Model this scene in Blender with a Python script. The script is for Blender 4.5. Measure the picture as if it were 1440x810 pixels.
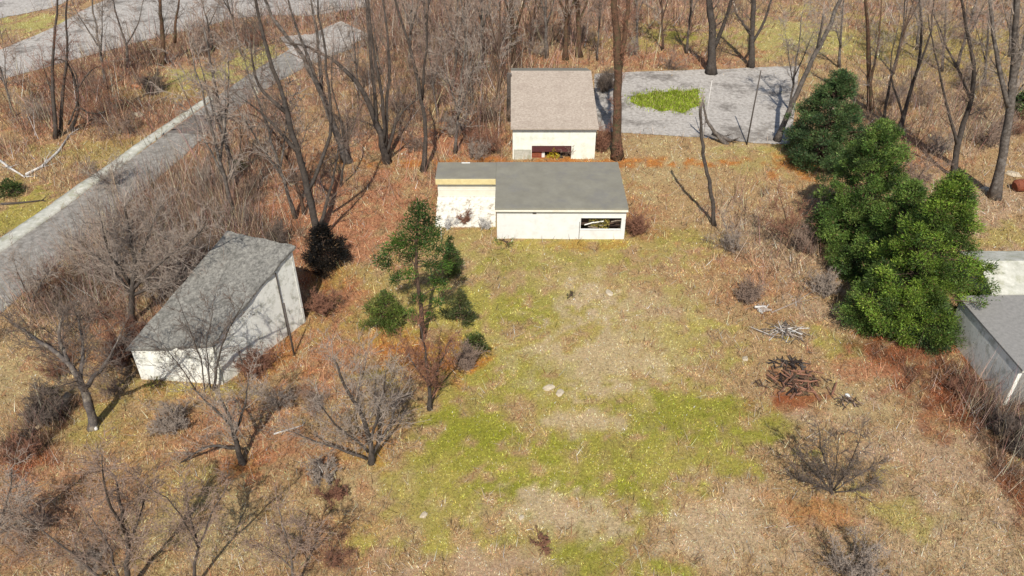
import bpy, math, random
import numpy as np
from math import radians, sin, cos, pi
from mathutils import Vector, Matrix
scene = bpy.context.scene
for o in list(bpy.data.objects): bpy.data.objects.remove(o)
COL = scene.collection

# ------------------------------------------------------------ camera, sky, sun, exposure
CH, CP, CF = 29.0, radians(36), 1130.0
cd = bpy.data.cameras.new('camera'); cam = bpy.data.objects.new('camera', cd); COL.objects.link(cam)
cam.location = (0, 0, CH); cam.rotation_euler = (radians(90)-CP, 0, 0)
cd.sensor_width = 36; cd.lens = 36*CF/1440; cd.clip_end = 3000; cd.clip_start = .1
scene.camera = cam
SUN_EL, SUN_AZ = radians(48), radians(183)       # azimuth clockwise from +Y: behind the camera, a little to its left
w = bpy.data.worlds.new('World'); scene.world = w; w.use_nodes = True
nt = w.node_tree; bg = nt.nodes['Background']
sky = nt.nodes.new('ShaderNodeTexSky'); sky.sky_type = 'NISHITA'; sky.sun_disc = False
sky.sun_elevation = SUN_EL; sky.sun_rotation = SUN_AZ
nt.links.new(sky.outputs[0], bg.inputs[0]); bg.inputs[1].default_value = .10
sd = bpy.data.lights.new('sun', 'SUN'); sd.energy = 4.6; sd.angle = radians(.5); sd.color = (1, .94, .84)
so = bpy.data.objects.new('sun', sd); COL.objects.link(so)
sv = Vector((sin(SUN_AZ)*cos(SUN_EL), cos(SUN_AZ)*cos(SUN_EL), sin(SUN_EL)))
so.rotation_euler = sv.to_track_quat('Z', 'Y').to_euler(); so.location = (0, 0, 60)
scene.view_settings.view_transform = 'Standard'; scene.view_settings.look = 'None'
scene.view_settings.exposure = 0.4; scene.view_settings.gamma = 1
scene.render.resolution_x = 1024; scene.render.resolution_y = 576

# ------------------------------------------------------------ survey: turns measured positions into metres on the ground
def ray(px, py):
    dx = (px-720)/CF; dy = -(py-405)/CF
    return dx, cos(CP)+dy*sin(CP), -sin(CP)+dy*cos(CP)
def G(px, py, z=0.):
    d = ray(px, py); t = (z-CH)/d[2]
    return (d[0]*t, d[1]*t)
def PY(px, py, Y):
    d = ray(px, py); t = Y/d[1]
    return np.array([d[0]*t, Y, CH+d[2]*t])

# ------------------------------------------------------------ noise + terrain
def _h(ix, iy, s):
    n = (ix*374761393 + iy*668265263 + s*974634777) & 0x7fffffff
    n = ((n ^ (n >> 13))*1274126177) & 0x7fffffff
    return ((n ^ (n >> 16)) & 0xffff)/65535.0
def vnoise(x, y, s=0):
    x = np.asarray(x, float); y = np.asarray(y, float)
    ix = np.floor(x).astype(np.int64); iy = np.floor(y).astype(np.int64)
    fx = x-ix; fy = y-iy; fx = fx*fx*(3-2*fx); fy = fy*fy*(3-2*fy)
    a = _h(ix, iy, s); b = _h(ix+1, iy, s); c = _h(ix, iy+1, s); d = _h(ix+1, iy+1, s)
    return (a*(1-fx)+b*fx)*(1-fy)+(c*(1-fx)+d*fx)*fy
def fbm(x, y, s=0, o=4):
    v = 0; a = .5; t = 0
    for k in range(o):
        v = v+a*vnoise(x*2**k, y*2**k, s+k); t += a; a *= .55
    return v/t
def hgt(x, y):
    return (fbm(np.asarray(x)/7., np.asarray(y)/7., 3, 3)-.5)*.22
def hz(x, y): return float(hgt(x, y))

TAN=(.42,.31,.155); PALE=(.50,.37,.23); PINK=(.43,.295,.185); GREEN=(.245,.245,.03); OLIVE=(.36,.30,.075)
YGREEN=(.40,.36,.12); ORANGE=(.44,.17,.04); LITTER=(.41,.19,.10); BRUSH=(.38,.215,.135); GREYB=(.35,.25,.175)
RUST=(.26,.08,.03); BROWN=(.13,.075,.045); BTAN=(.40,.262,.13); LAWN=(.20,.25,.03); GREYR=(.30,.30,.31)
# place, radii, colour, strength, how much brush stands there
PATCH = [
 (720,30,760,60,BRUSH,1,.7),(250,250,420,220,BRUSH,.9,.6),(180,650,380,230,BTAN,.95,.25),(90,760,220,100,PINK,.7,.45),
 (150,600,120,50,OLIVE,.7,.1),(30,520,80,80,TAN,.95,.08),(250,700,90,90,OLIVE,.5,.1),
 (110,160,160,80,LITTER,.7,.8),(70,240,100,60,BTAN,.8,.4),(260,60,160,40,BRUSH,.9,.8),
 (250,340,170,90,GREYB,.8,.9),(150,420,140,60,BTAN,.7,.6),(410,320,120,130,LITTER,.95,.35),(410,300,60,40,RUST,.35,.3),
 (540,270,110,70,LITTER,1,.35),(500,190,140,70,BTAN,.6,.4),(650,130,110,130,BRUSH,1,.95),(640,205,100,28,LITTER,1,.6),(620,30,300,45,BRUSH,1,.9),
 (430,440,90,70,LITTER,.9,.4),(460,400,40,40,ORANGE,.6,.3),(520,570,150,90,BTAN,1,.35),(620,520,55,60,ORANGE,.8,.5),(560,480,60,25,ORANGE,.7,.3),
 (420,600,150,80,BTAN,.8,.3),(340,655,40,25,ORANGE,.9,.2),(450,660,60,25,LITTER,.8,.3),(330,740,110,60,TAN,.7,.15),(450,780,90,40,LITTER,.5,.35),
 (380,500,70,45,ORANGE,.7,.6),(240,550,90,12,OLIVE,.7,.1),
 (830,560,250,260,OLIVE,.95,.0),(850,330,230,60,OLIVE,.7,.02),(560,700,110,60,TAN,.8,.05),
 (800,400,170,90,TAN,.45,.0),(730,440,70,35,GREEN,.5,0),(740,365,110,16,GREEN,.45,0),(900,370,60,14,OLIVE,.5,0),
 (700,615,120,40,GREEN,.75,0),(650,600,50,50,GREEN,.5,0),(730,690,110,28,GREEN,.85,0),(590,700,70,60,OLIVE,.8,0),
 (960,585,130,30,GREEN,.75,0),(1080,600,60,22,GREEN,.6,0),(900,720,90,55,GREEN,.8,0),(880,640,120,40,GREEN,.55,0),(860,790,150,25,GREEN,.65,0),(990,650,70,40,OLIVE,.8,0),
 (1010,750,90,60,PALE,.75,0),(860,500,130,60,PALE,.75,0),(850,425,55,28,PALE,.8,0),(930,440,90,28,PALE,.45,0),(830,590,80,22,PALE,.8,0),(790,725,80,32,PALE,.85,0),(640,785,120,28,PINK,.9,0),
 (920,455,60,30,OLIVE,.3,0),(980,480,70,30,OLIVE,.55,0),
 (990,240,120,45,TAN,.85,.12),(1010,290,110,50,BTAN,.8,.2),(900,310,50,35,LITTER,.7,.5),(1060,230,60,20,OLIVE,.4,.05),
 (1100,330,100,75,PINK,.85,.55),(1060,400,70,45,LITTER,.55,.5),(1150,430,80,50,PINK,.8,.4),(1100,500,70,30,BTAN,.7,.1),(1115,540,60,35,LITTER,.8,.15),(1120,575,60,12,RUST,.6,.1),
 (1190,490,60,22,OLIVE,.9,0),(1100,290,40,60,BTAN,.4,.4),
 (1320,650,160,110,PINK,.85,.12),(1330,770,160,60,PALE,.45,.12),(1200,560,60,40,TAN,.8,.05),(1160,720,70,20,ORANGE,.5,.2),(1150,760,90,50,PINK,.8,.2),(1260,720,50,35,OLIVE,.7,.1),
 (1300,500,110,55,RUST,.9,.35),(1400,600,60,70,BROWN,1,.7),(1430,690,35,60,RUST,.8,.5),(1340,540,60,40,RUST,.8,.4),(1215,470,30,20,ORANGE,.9,.3),(1115,225,30,40,ORANGE,.8,.2),  # browns by the evergreens: red-brown litter with their shade put into the colour
 (1320,170,150,60,PINK,.9,.6),(1270,210,60,50,LITTER,.7,.5),(1390,300,80,50,PINK,.8,.3),(1400,335,60,30,OLIVE,.6,.2),(1300,70,170,45,OLIVE,.6,.5),(1380,130,80,30,BTAN,.5,.6),
 (1120,55,90,42,YGREEN,.75,.03),(930,55,110,22,OLIVE,.75,.15),(950,84,110,14,LITTER,.9,.5),(1080,92,90,10,BRUSH,.5,.3),(850,40,60,40,BRUSH,.6,.5),
 (960,52,50,8,GREEN,.6,0),(750,85,90,10,LITTER,.9,.5),
 (300,110,80,14,YGREEN,.9,.1),(360,85,50,20,YGREEN,.9,.1),(35,35,70,14,YGREEN,.9,.05),(20,300,70,30,OLIVE,.95,.1),(15,265,40,20,GREEN,.5,.2),(140,215,90,20,OLIVE,.5,.3),(250,130,70,14,OLIVE,.5,.2),
 (750,230,300,7,ORANGE,.9,.1),(640,285,30,40,LITTER,.8,.3),(790,345,110,9,OLIVE,.8,.1),(820,346,70,8,ORANGE,.35,.1),
 (570,205,90,14,LITTER,.8,.3),(1065,209,60,7,YGREEN,.7,0),(900,205,60,10,TAN,.8,.05),
 (1345,535,60,40,BROWN,.85,.5),(1385,590,45,45,BROWN,1,.8),(1255,490,60,18,BROWN,.6,.3),(1420,660,40,50,BROWN,.8,.5),(75,585,45,22,BROWN,1,.6),(35,630,45,28,BROWN,.8,.6),(130,565,20,12,BROWN,.8,.2),(600,500,40,30,BROWN,.6,.4), (590,485,55,22,ORANGE,.95,.3),(650,510,35,30,ORANGE,.9,.3),(90,720,200,110,LITTER,.4,.4),(300,600,120,50,LITTER,.45,.35),(430,640,90,40,LITTER,.5,.3),(1270,505,70,25,RUST,.6,.3),(1340,590,50,50,RUST,.6,.3),(265,340,150,95,GREYB,.8,1),(130,430,120,50,GREYB,.5,.9),(500,330,90,60,LITTER,.9,.3),(470,500,70,50,LITTER,.8,.35),(350,600,110,60,LITTER,.45,.3),(130,470,80,50,LITTER,.7,.5),(90,690,140,60,LITTER,.35,.4),(540,620,40,40,ORANGE,.5,.2),(1230,520,60,25,LITTER,.8,.2),(470,740,90,40,LITTER,.35,.3),  # browns below the evergreens: litter coloured darker for the shade there
 (1118,545,45,22,BROWN,.85,.1),(1108,513,28,8,BROWN,.8,.1),(1130,562,50,10,RUST,.8,0),(1095,555,25,20,RUST,.6,0),
 (935,143,56,17,LAWN,1,0),(960,565,60,20,GREEN,.5,0),(730,530,60,30,GREEN,.35,0),(1010,620,80,40,GREEN,.4,0),(640,650,60,50,GREEN,.5,0),(760,760,60,30,GREEN,.4,0),(700,400,60,30,GREEN,.35,0),(960,330,60,12,GREEN,.3,0),
 (70,590,40,14,BROWN,.95,.5),(40,620,40,22,BROWN,.9,.6),(20,650,40,25,RUST,.8,.5),(95,570,25,12,BROWN,.9,.3),(455,400,35,22,RUST,.7,.4),(540,420,90,60,OLIVE,.5,.1),(640,440,60,50,OLIVE,.6,.05),
]
_P = []
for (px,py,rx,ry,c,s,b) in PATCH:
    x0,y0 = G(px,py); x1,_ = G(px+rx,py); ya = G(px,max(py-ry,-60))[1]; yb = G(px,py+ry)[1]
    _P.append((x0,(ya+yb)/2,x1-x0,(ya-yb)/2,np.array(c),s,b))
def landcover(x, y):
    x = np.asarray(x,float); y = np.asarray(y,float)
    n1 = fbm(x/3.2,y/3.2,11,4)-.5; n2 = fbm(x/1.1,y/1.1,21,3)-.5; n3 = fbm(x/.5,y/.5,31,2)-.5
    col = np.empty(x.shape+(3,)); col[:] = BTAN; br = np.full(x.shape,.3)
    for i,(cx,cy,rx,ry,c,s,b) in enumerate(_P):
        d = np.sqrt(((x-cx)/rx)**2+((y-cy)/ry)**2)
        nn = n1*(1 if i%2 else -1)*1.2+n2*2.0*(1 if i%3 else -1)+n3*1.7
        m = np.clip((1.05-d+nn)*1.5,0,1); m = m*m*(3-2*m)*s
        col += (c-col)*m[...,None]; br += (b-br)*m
    return col, br

# ------------------------------------------------------------ materials
def new_mat(name):
    m = bpy.data.materials.new(name); m.use_nodes = True
    return m, m.node_tree.nodes, m.node_tree.links, m.node_tree.nodes['Principled BSDF']
def M(name, base, var=None, scale=3., rough=.85, bump=.3, bscale=None, stain=None, sscale=.7, samt=.5, dist=.02):
    m,N,L,b = new_mat(name)
    tc = N.new('ShaderNodeTexCoord'); 
    n = N.new('ShaderNodeTexNoise'); n.inputs['Scale'].default_value = scale; n.inputs['Detail'].default_value = 6; n.inputs['Roughness'].default_value = .7
    L.new(tc.outputs['Object'], n.inputs['Vector'])
    r = N.new('ShaderNodeValToRGB'); r.color_ramp.elements[0].position=.3; r.color_ramp.elements[1].position=.7
    v = var if var else tuple(q*.7 for q in base)
    r.color_ramp.elements[0].color = (*v,1); r.color_ramp.elements[1].color = (*base,1)
    L.new(n.outputs['Fac'], r.inputs['Fac']); out = r.outputs['Color']
    if stain:
        n2 = N.new('ShaderNodeTexNoise'); n2.inputs['Scale'].default_value = sscale; n2.inputs['Detail'].default_value = 8; n2.inputs['Roughness'].default_value = .75
        L.new(tc.outputs['Object'], n2.inputs['Vector'])
        mr = N.new('ShaderNodeMapRange'); mr.inputs['From Min'].default_value=.5; mr.inputs['From Max'].default_value=.62; mr.inputs['To Max'].default_value=samt
        L.new(n2.outputs['Fac'], mr.inputs['Value'])
        mx = N.new('ShaderNodeMix'); mx.data_type='RGBA'; L.new(mr.outputs['Result'], mx.inputs['Factor'])
        L.new(out, mx.inputs['A']); mx.inputs['B'].default_value = (*stain,1); out = mx.outputs['Result']
    L.new(out, b.inputs['Base Color']); b.inputs['Roughness'].default_value = rough; b.inputs['Specular IOR Level'].default_value=.25
    if bump:
        bn = N.new('ShaderNodeBump'); bn.inputs['Strength'].default_value = bump; bn.inputs['Distance'].default_value = dist
        n3 = N.new('ShaderNodeTexNoise'); n3.inputs['Scale'].default_value = bscale or scale*3; n3.inputs['Detail'].default_value = 5
        L.new(tc.outputs['Object'], n3.inputs['Vector']); L.new(n3.outputs['Fac'], bn.inputs['Height']); L.new(bn.outputs['Normal'], b.inputs['Normal'])
    return m
def attr_mat(name, noise=0., scale=9., rough=.9, trans=0., spec=.1, bump=0.):
    m,N,L,b = new_mat(name)
    a = N.new('ShaderNodeAttribute'); a.attribute_name = 'Col'; out = a.outputs['Color']
    if noise:
        tc = N.new('ShaderNodeTexCoord'); n = N.new('ShaderNodeTexNoise'); n.inputs['Scale'].default_value = scale; n.inputs['Detail'].default_value = 8; n.inputs['Roughness'].default_value=.8
        L.new(tc.outputs['Object'], n.inputs['Vector'])
        mr = N.new('ShaderNodeMapRange'); mr.inputs['From Min'].default_value=.3; mr.inputs['From Max'].default_value=.7
        mr.inputs['To Min'].default_value = 1-noise; mr.inputs['To Max'].default_value = 1+noise*.6
        L.new(n.outputs['Fac'], mr.inputs['Value'])
        mx = N.new('ShaderNodeVectorMath'); mx.operation='SCALE'; L.new(out, mx.inputs[0]); L.new(mr.outputs['Result'], mx.inputs['Scale']); out = mx.outputs['Vector']
        if bump:
            bn = N.new('ShaderNodeBump'); bn.inputs['Strength'].default_value=bump; bn.inputs['Distance'].default_value=.06
            L.new(n.outputs['Fac'], bn.inputs['Height']); L.new(bn.outputs['Normal'], b.inputs['Normal'])
    L.new(out, b.inputs['Base Color']); b.inputs['Roughness'].default_value = rough; b.inputs['Specular IOR Level'].default_value = spec
    if trans:
        t = N.new('ShaderNodeBsdfTranslucent'); L.new(out, t.inputs['Color']); ms = N.new('ShaderNodeMixShader'); ms.inputs[0].default_value = trans
        L.new(b.outputs[0], ms.inputs[1]); L.new(t.outputs[0], ms.inputs[2]); L.new(ms.outputs[0], N['Material Output'].inputs['Surface'])
    return m
MAT = {
 'ground': attr_mat('ground_soil', .6, 7., bump=.8),
 'blade': attr_mat('grass_blade', 0, trans=.25),
 'leaf': attr_mat('evergreen_leaf', 0, rough=.6, trans=.25, spec=.3),
 'road': M('road_asphalt', (.31,.29,.26), (.13,.12,.105), 2.6, .9, .4, 14, stain=(.11,.10,.085), sscale=1.1, samt=.7),
 'road_dark': M('road_darker_asphalt', (.17,.15,.135), (.085,.075,.065), 2.5, .9, .4, 14, stain=(.15,.09,.08), sscale=.5, samt=.7),
 'kerb': M('pale_concrete', (.52,.51,.45), (.30,.30,.25), 2., .9, .4, 9, stain=(.24,.24,.15), sscale=1.2, samt=.6),
 'drive': M('grey_gravel', (.46,.43,.39), (.21,.19,.17), 3.5, .9, .5, 9, stain=(.13,.115,.10), sscale=.3, samt=.9),
 'white': M('white_paint', (.65,.655,.63), (.57,.575,.55), 1.5, .6, .1, 20, stain=(.42,.41,.35), sscale=1.3, samt=.3),
 'white_old': M('weathered_white_paint', (.80,.80,.74), (.66,.66,.60), 2.6, .75, .35, 12, stain=(.27,.27,.20), sscale=1.9, samt=.6),
 'cream': M('cream_paint', (.60,.59,.51), (.52,.50,.41), 3, .65, .15, 12, stain=(.45,.38,.24), sscale=1.5, samt=.4),
 'yellow': M('yellowed_cream_trim', (.62,.52,.27), (.48,.40,.2), 3, .65, .15, 12),
 'felt': M('grey_roof_felt', (.215,.205,.165), (.165,.155,.125), .9, .85, .25, 30, stain=(.15,.145,.14), sscale=.5, samt=.5),
 'gravelroof': M('rough_grey_roof', (.27,.26,.23), (.07,.066,.06), 6, .95, .9, 14, stain=(.07,.068,.06), sscale=1.6, samt=.6, dist=.05),
 'pinkroof': M('pinkish_grey_roof', (.44,.375,.31), (.24,.195,.155), 6, .9, .6, 12, stain=(.25,.20,.16), sscale=.9, samt=.45),
 'greyroof': M('light_grey_roof', (.25,.24,.225), (.17,.165,.155), 5, .85, .3, 12),
 'mint': M('faded_green_white_paint', (.72,.73,.66), (.60,.62,.53), 2.5, .7, .3, 10, stain=(.42,.45,.34), sscale=1.5, samt=.4),
 'skirt': M('stained_whitewash', (.66,.64,.57), (.48,.46,.40), 5, .85, .5, 12, stain=(.20,.16,.11), sscale=2.6, samt=.8),
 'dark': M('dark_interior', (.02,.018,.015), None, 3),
 'maroon': M('dark_maroon_board', (.09,.03,.03), None, 3),
 'red': M('red_paint', (.30,.035,.03), None, 4),
 'wood': M('weathered_board', (.30,.25,.19), (.13,.10,.08), 6),
 'bark_dark': M('dark_bark', (.085,.068,.055), (.028,.023,.02), 5, .95, .9, 12, stain=(.10,.09,.085), sscale=2, samt=.5),
 'bark_grey': M('grey_bark', (.15,.125,.105), (.045,.038,.033), 4, .95, .9, 12, stain=(.19,.175,.16), sscale=2, samt=.6),
 'bark_brown': M('brown_bark', (.12,.075,.05), (.035,.025,.02), 4, .95, .9, 12),
 'bark_vine': M('vine_covered_bark', (.15,.075,.045), (.04,.03,.02), 5, .95, 1, 9, stain=(.07,.075,.035), sscale=2, samt=.7, dist=.08),
 'bark_pale': M('pale_split_wood', (.42,.33,.22), (.20,.14,.09), 5, .9, .6, 12),
 'twig': M('brown_twig', (.30,.215,.165), (.16,.115,.09), 2, .9, 0),
 'twig_grey': M('grey_twig', (.34,.28,.23), (.19,.155,.13), 2, .9, 0),
 'twig_red': M('reddish_twig', (.27,.13,.08), (.13,.065,.045), 2, .9, 0),
 'twig_dark': M('dark_twig', (.17,.13,.105), (.075,.06,.05), 2, .9, 0),
 'bark_old': M('lichen_grey_bark', (.15,.13,.12), (.035,.03,.028), 4, .95, .9, 12, stain=(.33,.28,.21), sscale=1.2, samt=.7),
 'bone': M('bleached_wood', (.62,.60,.56), (.34,.32,.30), 4, .9, .4, 12),
 'char': M('charred_wood', (.035,.022,.018), (.012,.01,.01), 5, .95, .6, 10),
 'rust': M('rusty_metal', (.26,.075,.035), (.12,.04,.025), 4, .8, .3, 10),
 'stone': M('pale_stone', (.50,.43,.32), (.32,.26,.18), 4, .9, .5, 9),
 'pole': M('weathered_pole', (.09,.075,.065), None, 4),
 'clay': M('orange_clay', (.42,.19,.09), (.28,.12,.06), 3, .95, .5, 9),
}

# ------------------------------------------------------------ mesh helpers
def mesh_np(name, V, F, mat, colors=None, smooth=False):
    V = np.asarray(V, np.float32); me = bpy.data.meshes.new(name)
    me.vertices.add(len(V)); me.vertices.foreach_set('co', V.ravel())
    if isinstance(F, np.ndarray): F = [F]
    F = [f for f in F if len(f)]
    tot = sum(len(f)*f.shape[1] for f in F); npoly = sum(len(f) for f in F)
    me.loops.add(tot); me.polygons.add(npoly)
    me.loops.foreach_set('vertex_index', np.concatenate([f.ravel() for f in F]).astype(np.int32))
    st = []; off = 0
    for f in F:
        st.append(off+np.arange(len(f))*f.shape[1]); off += len(f)*f.shape[1]
    me.polygons.foreach_set('loop_start', np.concatenate(st).astype(np.int32))
    me.update(calc_edges=True); me.validate()
    if smooth: me.polygons.foreach_set('use_smooth', np.ones(len(me.polygons), bool))
    if colors is not None:
        a = me.color_attributes.new('Col', 'FLOAT_COLOR', 'POINT')
        c = np.ones((len(V),4), np.float32); c[:,:3] = colors; a.data.foreach_set('color', c.ravel())
    me.materials.append(mat)
    return me
def link(name, me, parent=None):
    o = bpy.data.objects.new(name, me); COL.objects.link(o)
    if parent is not None: o.parent = parent
    return o
def tag(o, label=None, cat=None, group=None, kind=None):
    if label: o['label'] = label
    if cat: o['category'] = cat
    if group: o['group'] = group
    if kind: o['kind'] = kind
    return o
def empty(name, x, y, label, cat, group=None, z=None, rz=0):
    o = link(name, None); o.location = (x, y, hz(x,y) if z is None else z); o.rotation_euler = (0,0,rz)
    o.empty_display_size = .3
    return tag(o, label, cat, group)
class MB:
    def __init__(s): s.v=[]; s.f=[]
    def add(s, V, F):
        b=len(s.v); s.v += [tuple(map(float,q)) for q in V]; s.f += [tuple(b+i for i in q) for q in F]; return s
    def box(s, x0,x1,y0,y1,z0,z1):
        V=[(x0,y0,z0),(x1,y0,z0),(x1,y1,z0),(x0,y1,z0),(x0,y0,z1),(x1,y0,z1),(x1,y1,z1),(x0,y1,z1)]
        return s.add(V,[(0,3,2,1),(4,5,6,7),(0,1,5,4),(1,2,6,5),(2,3,7,6),(3,0,4,7)])
    def hexa(s, B, T):      # four bottom and four top points, counter-clockwise
        return s.add(list(B)+list(T),[(0,3,2,1),(4,5,6,7),(0,1,5,4),(1,2,6,5),(2,3,7,6),(3,0,4,7)])
    def tube(s, pts, rad, n=8, wob=0, seed=1):
        rg = np.random.default_rng(seed); pts=[np.array(p,float) for p in pts]; rings=[]
        ref = np.array([.3,.9,.1]); 
        for i,p in enumerate(pts):
            d = pts[min(i+1,len(pts)-1)]-pts[max(i-1,0)]; d/= max(np.linalg.norm(d),1e-6)
            u = np.cross(d,ref); u/=np.linalg.norm(u); v = np.cross(d,u)
            rings.append([p+(u*cos(2*pi*k/n)+v*sin(2*pi*k/n))*rad[i]*(1+wob*(rg.random()-.5)) for k in range(n)])
        V=[q for r in rings for q in r]; F=[]
        for i in range(len(pts)-1):
            for k in range(n):
                a=i*n+k; b=i*n+(k+1)%n; F.append((a,b,b+n,a+n))
        F.append(tuple(range(n))[::-1]); F.append(tuple((len(pts)-1)*n+k for k in range(n)))
        return s.add(V,F)
    def build(s, name, mat, parent=None, bevel=0, smooth=False):
        me=bpy.data.meshes.new(name); me.from_pydata(s.v,[],s.f); me.materials.append(mat); me.update()
        if smooth: me.polygons.foreach_set('use_smooth', np.ones(len(me.polygons),bool))
        o=link(name,me,parent)
        if bevel:
            b=o.modifiers.new('bevel','BEVEL'); b.width=bevel; b.segments=2; b.limit_method='ANGLE'
        return o

# ------------------------------------------------------------ ground
def axis(lo, hi, step, far):
    a = np.arange(lo,hi+step/2,step); out=[]; s=step; q=lo
    while q>-far: s*=1.6; q-=s; out.append(q)
    pre=out[::-1]; out=[]; s=step; q=hi
    while q<far: s*=1.6; q+=s; out.append(q)
    return np.concatenate([pre,a,out])
XS = axis(-62,62,.32,1500); YS = axis(14,108,.32,1800)
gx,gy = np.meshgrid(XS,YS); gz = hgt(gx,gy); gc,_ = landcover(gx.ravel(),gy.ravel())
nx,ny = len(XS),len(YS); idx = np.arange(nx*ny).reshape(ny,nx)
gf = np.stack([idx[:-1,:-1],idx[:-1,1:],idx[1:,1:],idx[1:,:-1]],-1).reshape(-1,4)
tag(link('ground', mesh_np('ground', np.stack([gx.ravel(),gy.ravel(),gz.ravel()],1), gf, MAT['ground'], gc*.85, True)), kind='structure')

def strip(name, A, B, mat, lift=.02, m=26, across=10, thick=None, kind='structure', jag=.0):
    """sheet between two surveyed edges A and B that follows the ground"""
    def res(P):
        P=np.array([G(*p) for p in P]); d=np.r_[0,np.cumsum(np.linalg.norm(np.diff(P,axis=0),axis=1))]; t=np.linspace(0,d[-1],m)
        return np.stack([np.interp(t,d,P[:,0]),np.interp(t,d,P[:,1])],1)
    a,b=res(A),res(B); rg=np.random.default_rng(5)
    if jag: 
        a=a+rg.normal(0,jag,a.shape); b=b+rg.normal(0,jag,b.shape)
    t=np.linspace(0,1,across)[None,:,None]; Pt=(a[:,None]*(1-t)+b[:,None]*t).reshape(-1,2)
    z=hgt(Pt[:,0],Pt[:,1])+lift; V=np.c_[Pt,z]; I=np.arange(m*across).reshape(m,across)
    F=np.stack([I[:-1,:-1],I[:-1,1:],I[1:,1:],I[1:,:-1]],-1).reshape(-1,4)
    if thick:
        V2=V.copy(); V2[:,2]-=thick; n=len(V); per=np.concatenate([I[0],I[1:,-1],I[-1,::-1][1:],I[::-1,0][1:]])
        S=np.stack([per[:-1],per[:-1]+n,per[1:]+n,per[1:]],1); V=np.r_[V,V2]; F=np.r_[F,S]
    me=mesh_np(name,V,F,mat,smooth=False)
    # make sure it faces up
    if me.polygons[0].normal.z<0: me.flip_normals()
    return tag(link(name,me),kind=kind), (a,b)
KEEP = []     # strips where grass does not grow
def road(name,A,B,mat,**k):
    o,(a,b)=strip(name,A,B,mat,**k); KEEP.append(np.r_[a,b[::-1]]); return o
road('road',[(-60,398),(0,356),(236,187)],[(-60,490),(0,442),(292,190)],MAT['road'],lift=.03,m=60,across=16,jag=.04)
road('road',[(271,162),(300,141),(345,108),(395,76),(440,50)],[(324,163),(352,140),(390,116),(435,92),(500,66)],MAT['road'],lift=.03,m=40,across=16,jag=.04)
road('road_patch',[(236,186.4),(271,162.4)],[(292,189.4),(324,163.4)],MAT['road_dark'],lift=.03,m=40,across=16,jag=.04)
road('pavement',[(-60,380),(0,338),(232,178),(300,133)],[(-60,399),(0,357),(238,184),(303,138)],MAT['kerb'],lift=.15,m=70,across=4,thick=.3,jag=.02)
road('highway',[(-80,92),(0,70),(70,42),(130,8),(200,-20),(330,-45)],[(-80,135),(0,112),(90,88),(170,66),(250,46),(330,26),(410,20),(470,2)],MAT['drive'],lift=.035,m=50,across=20,jag=.04)
road('highway',[(-80,5),(0,-8),(60,-18),(110,-30)],[(-80,34),(0,26),(70,12),(110,-4)],MAT['drive'],lift=.035,m=30,across=8,jag=.1)
road('highway',[(330,-20),(420,-22),(520,-30)],[(330,19),(430,24),(520,10)],MAT['drive'],lift=.045,m=20,across=8,jag=.1)
road('highway',[(395,52),(440,48),(480,30)],[(420,90),(480,70),(520,50)],MAT['drive'],lift=.055,m=20,across=8,jag=.1)
road('driveway',[(836,104),(985,98),(1060,95),(1125,92)],[(836,184),(985,194),(1060,202),(1112,203)],MAT['drive'],lift=.03,m=60,across=30,jag=.03)
lo,(la,lb)=strip('lawn_strip',[(888,137),(898,133),(910,134),(922,129),(935,132),(950,127),(962,130),(980,125)],[(886,143),(900,150),(915,151),(930,158),(945,155),(960,160),(975,151),(984,149)],MAT['ground'],lift=.06,m=30,across=10,jag=.03)
def inside(x,y,poly):
    r=np.zeros(x.shape,bool); n=len(poly); j=n-1
    for i in range(n):
        xi,yi=poly[i]; xj,yj=poly[j]
        if yi!=yj:
            c=((yi>y)!=(yj>y))&(x<(xj-xi)*(y-yi)/(yj-yi)+xi); r^=c
        j=i
    return r
LAWNP=np.r_[la,lb[::-1]]
me=lo.data; vv=np.empty(len(me.vertices)*3,np.float32); me.vertices.foreach_get('co',vv); vv=vv.reshape(-1,3)
a=me.color_attributes.new('Col','FLOAT_COLOR','POINT'); cc=np.ones((len(vv),4),np.float32); cc[:,:3]=np.array(LAWN)*(.55+.9*fbm(vv[:,0]/.35,vv[:,1]/.35,5,3))[:,None]; a.data.foreach_set('color',cc.ravel())

# ------------------------------------------------------------ buildings
FOOT=[]
def frame_pts(o,u,v,base):      # local frame: origin o, unit axes u,v
    return lambda a,b,z:(o[0]+u[0]*a+v[0]*b, o[1]+u[1]*a+v[1]*b, z)
# the long white shed in the middle
sx,sy=-1.0,45.5; t=empty('white_shed',sx,sy,'long low white shed with flat grey roof and broken window facing the lawn','shed')
z0=t.location.z
W=8.5; D=6.3; Hh=2.3; b=-.35
mb=MB()
wx0,wx1,wz0,wz1=5.55,8.22,.72,1.62
mb.box(0,wx0,0,.15,b,Hh); mb.box(wx1,W,0,.15,b,Hh); mb.box(wx0,wx1,0,.15,b,wz0); mb.box(wx0,wx1,0,.15,wz1,Hh)
mb.build('wall',MAT['white'],t,.01)
MB().box(W-.15,W,.153,D,b,Hh).build('wall',MAT['white'],t,.01)
MB().box(-4.2,W-.153,D-.15,D,b,Hh-.003).build('wall',MAT['white'],t)
MB().box(0,.15,.153,4.1,b,Hh).build('wall',MAT['white'],t)
o=MB().box(-4.2,-.003,4.1,4.25,b,Hh-.28).build('wing_wall',MAT['cream'],t,.01); o['label']='cream painted wall of the set back left wing'
MB().box(-4.2,-4.05,4.253,D-.153,b,Hh-.003).build('wall',MAT['cream'],t)
for k in range(3): MB().box(-4.2,-.01,4.07,4.097,.45+k*.5,.47+k*.5).build('siding_joint',MAT['white'],t)
mb=MB(); mb.box(-.12,W+.1,-.14,D+.1,Hh+.004,Hh+.14); mb.build('roof',MAT['felt'],t,.02)
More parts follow.
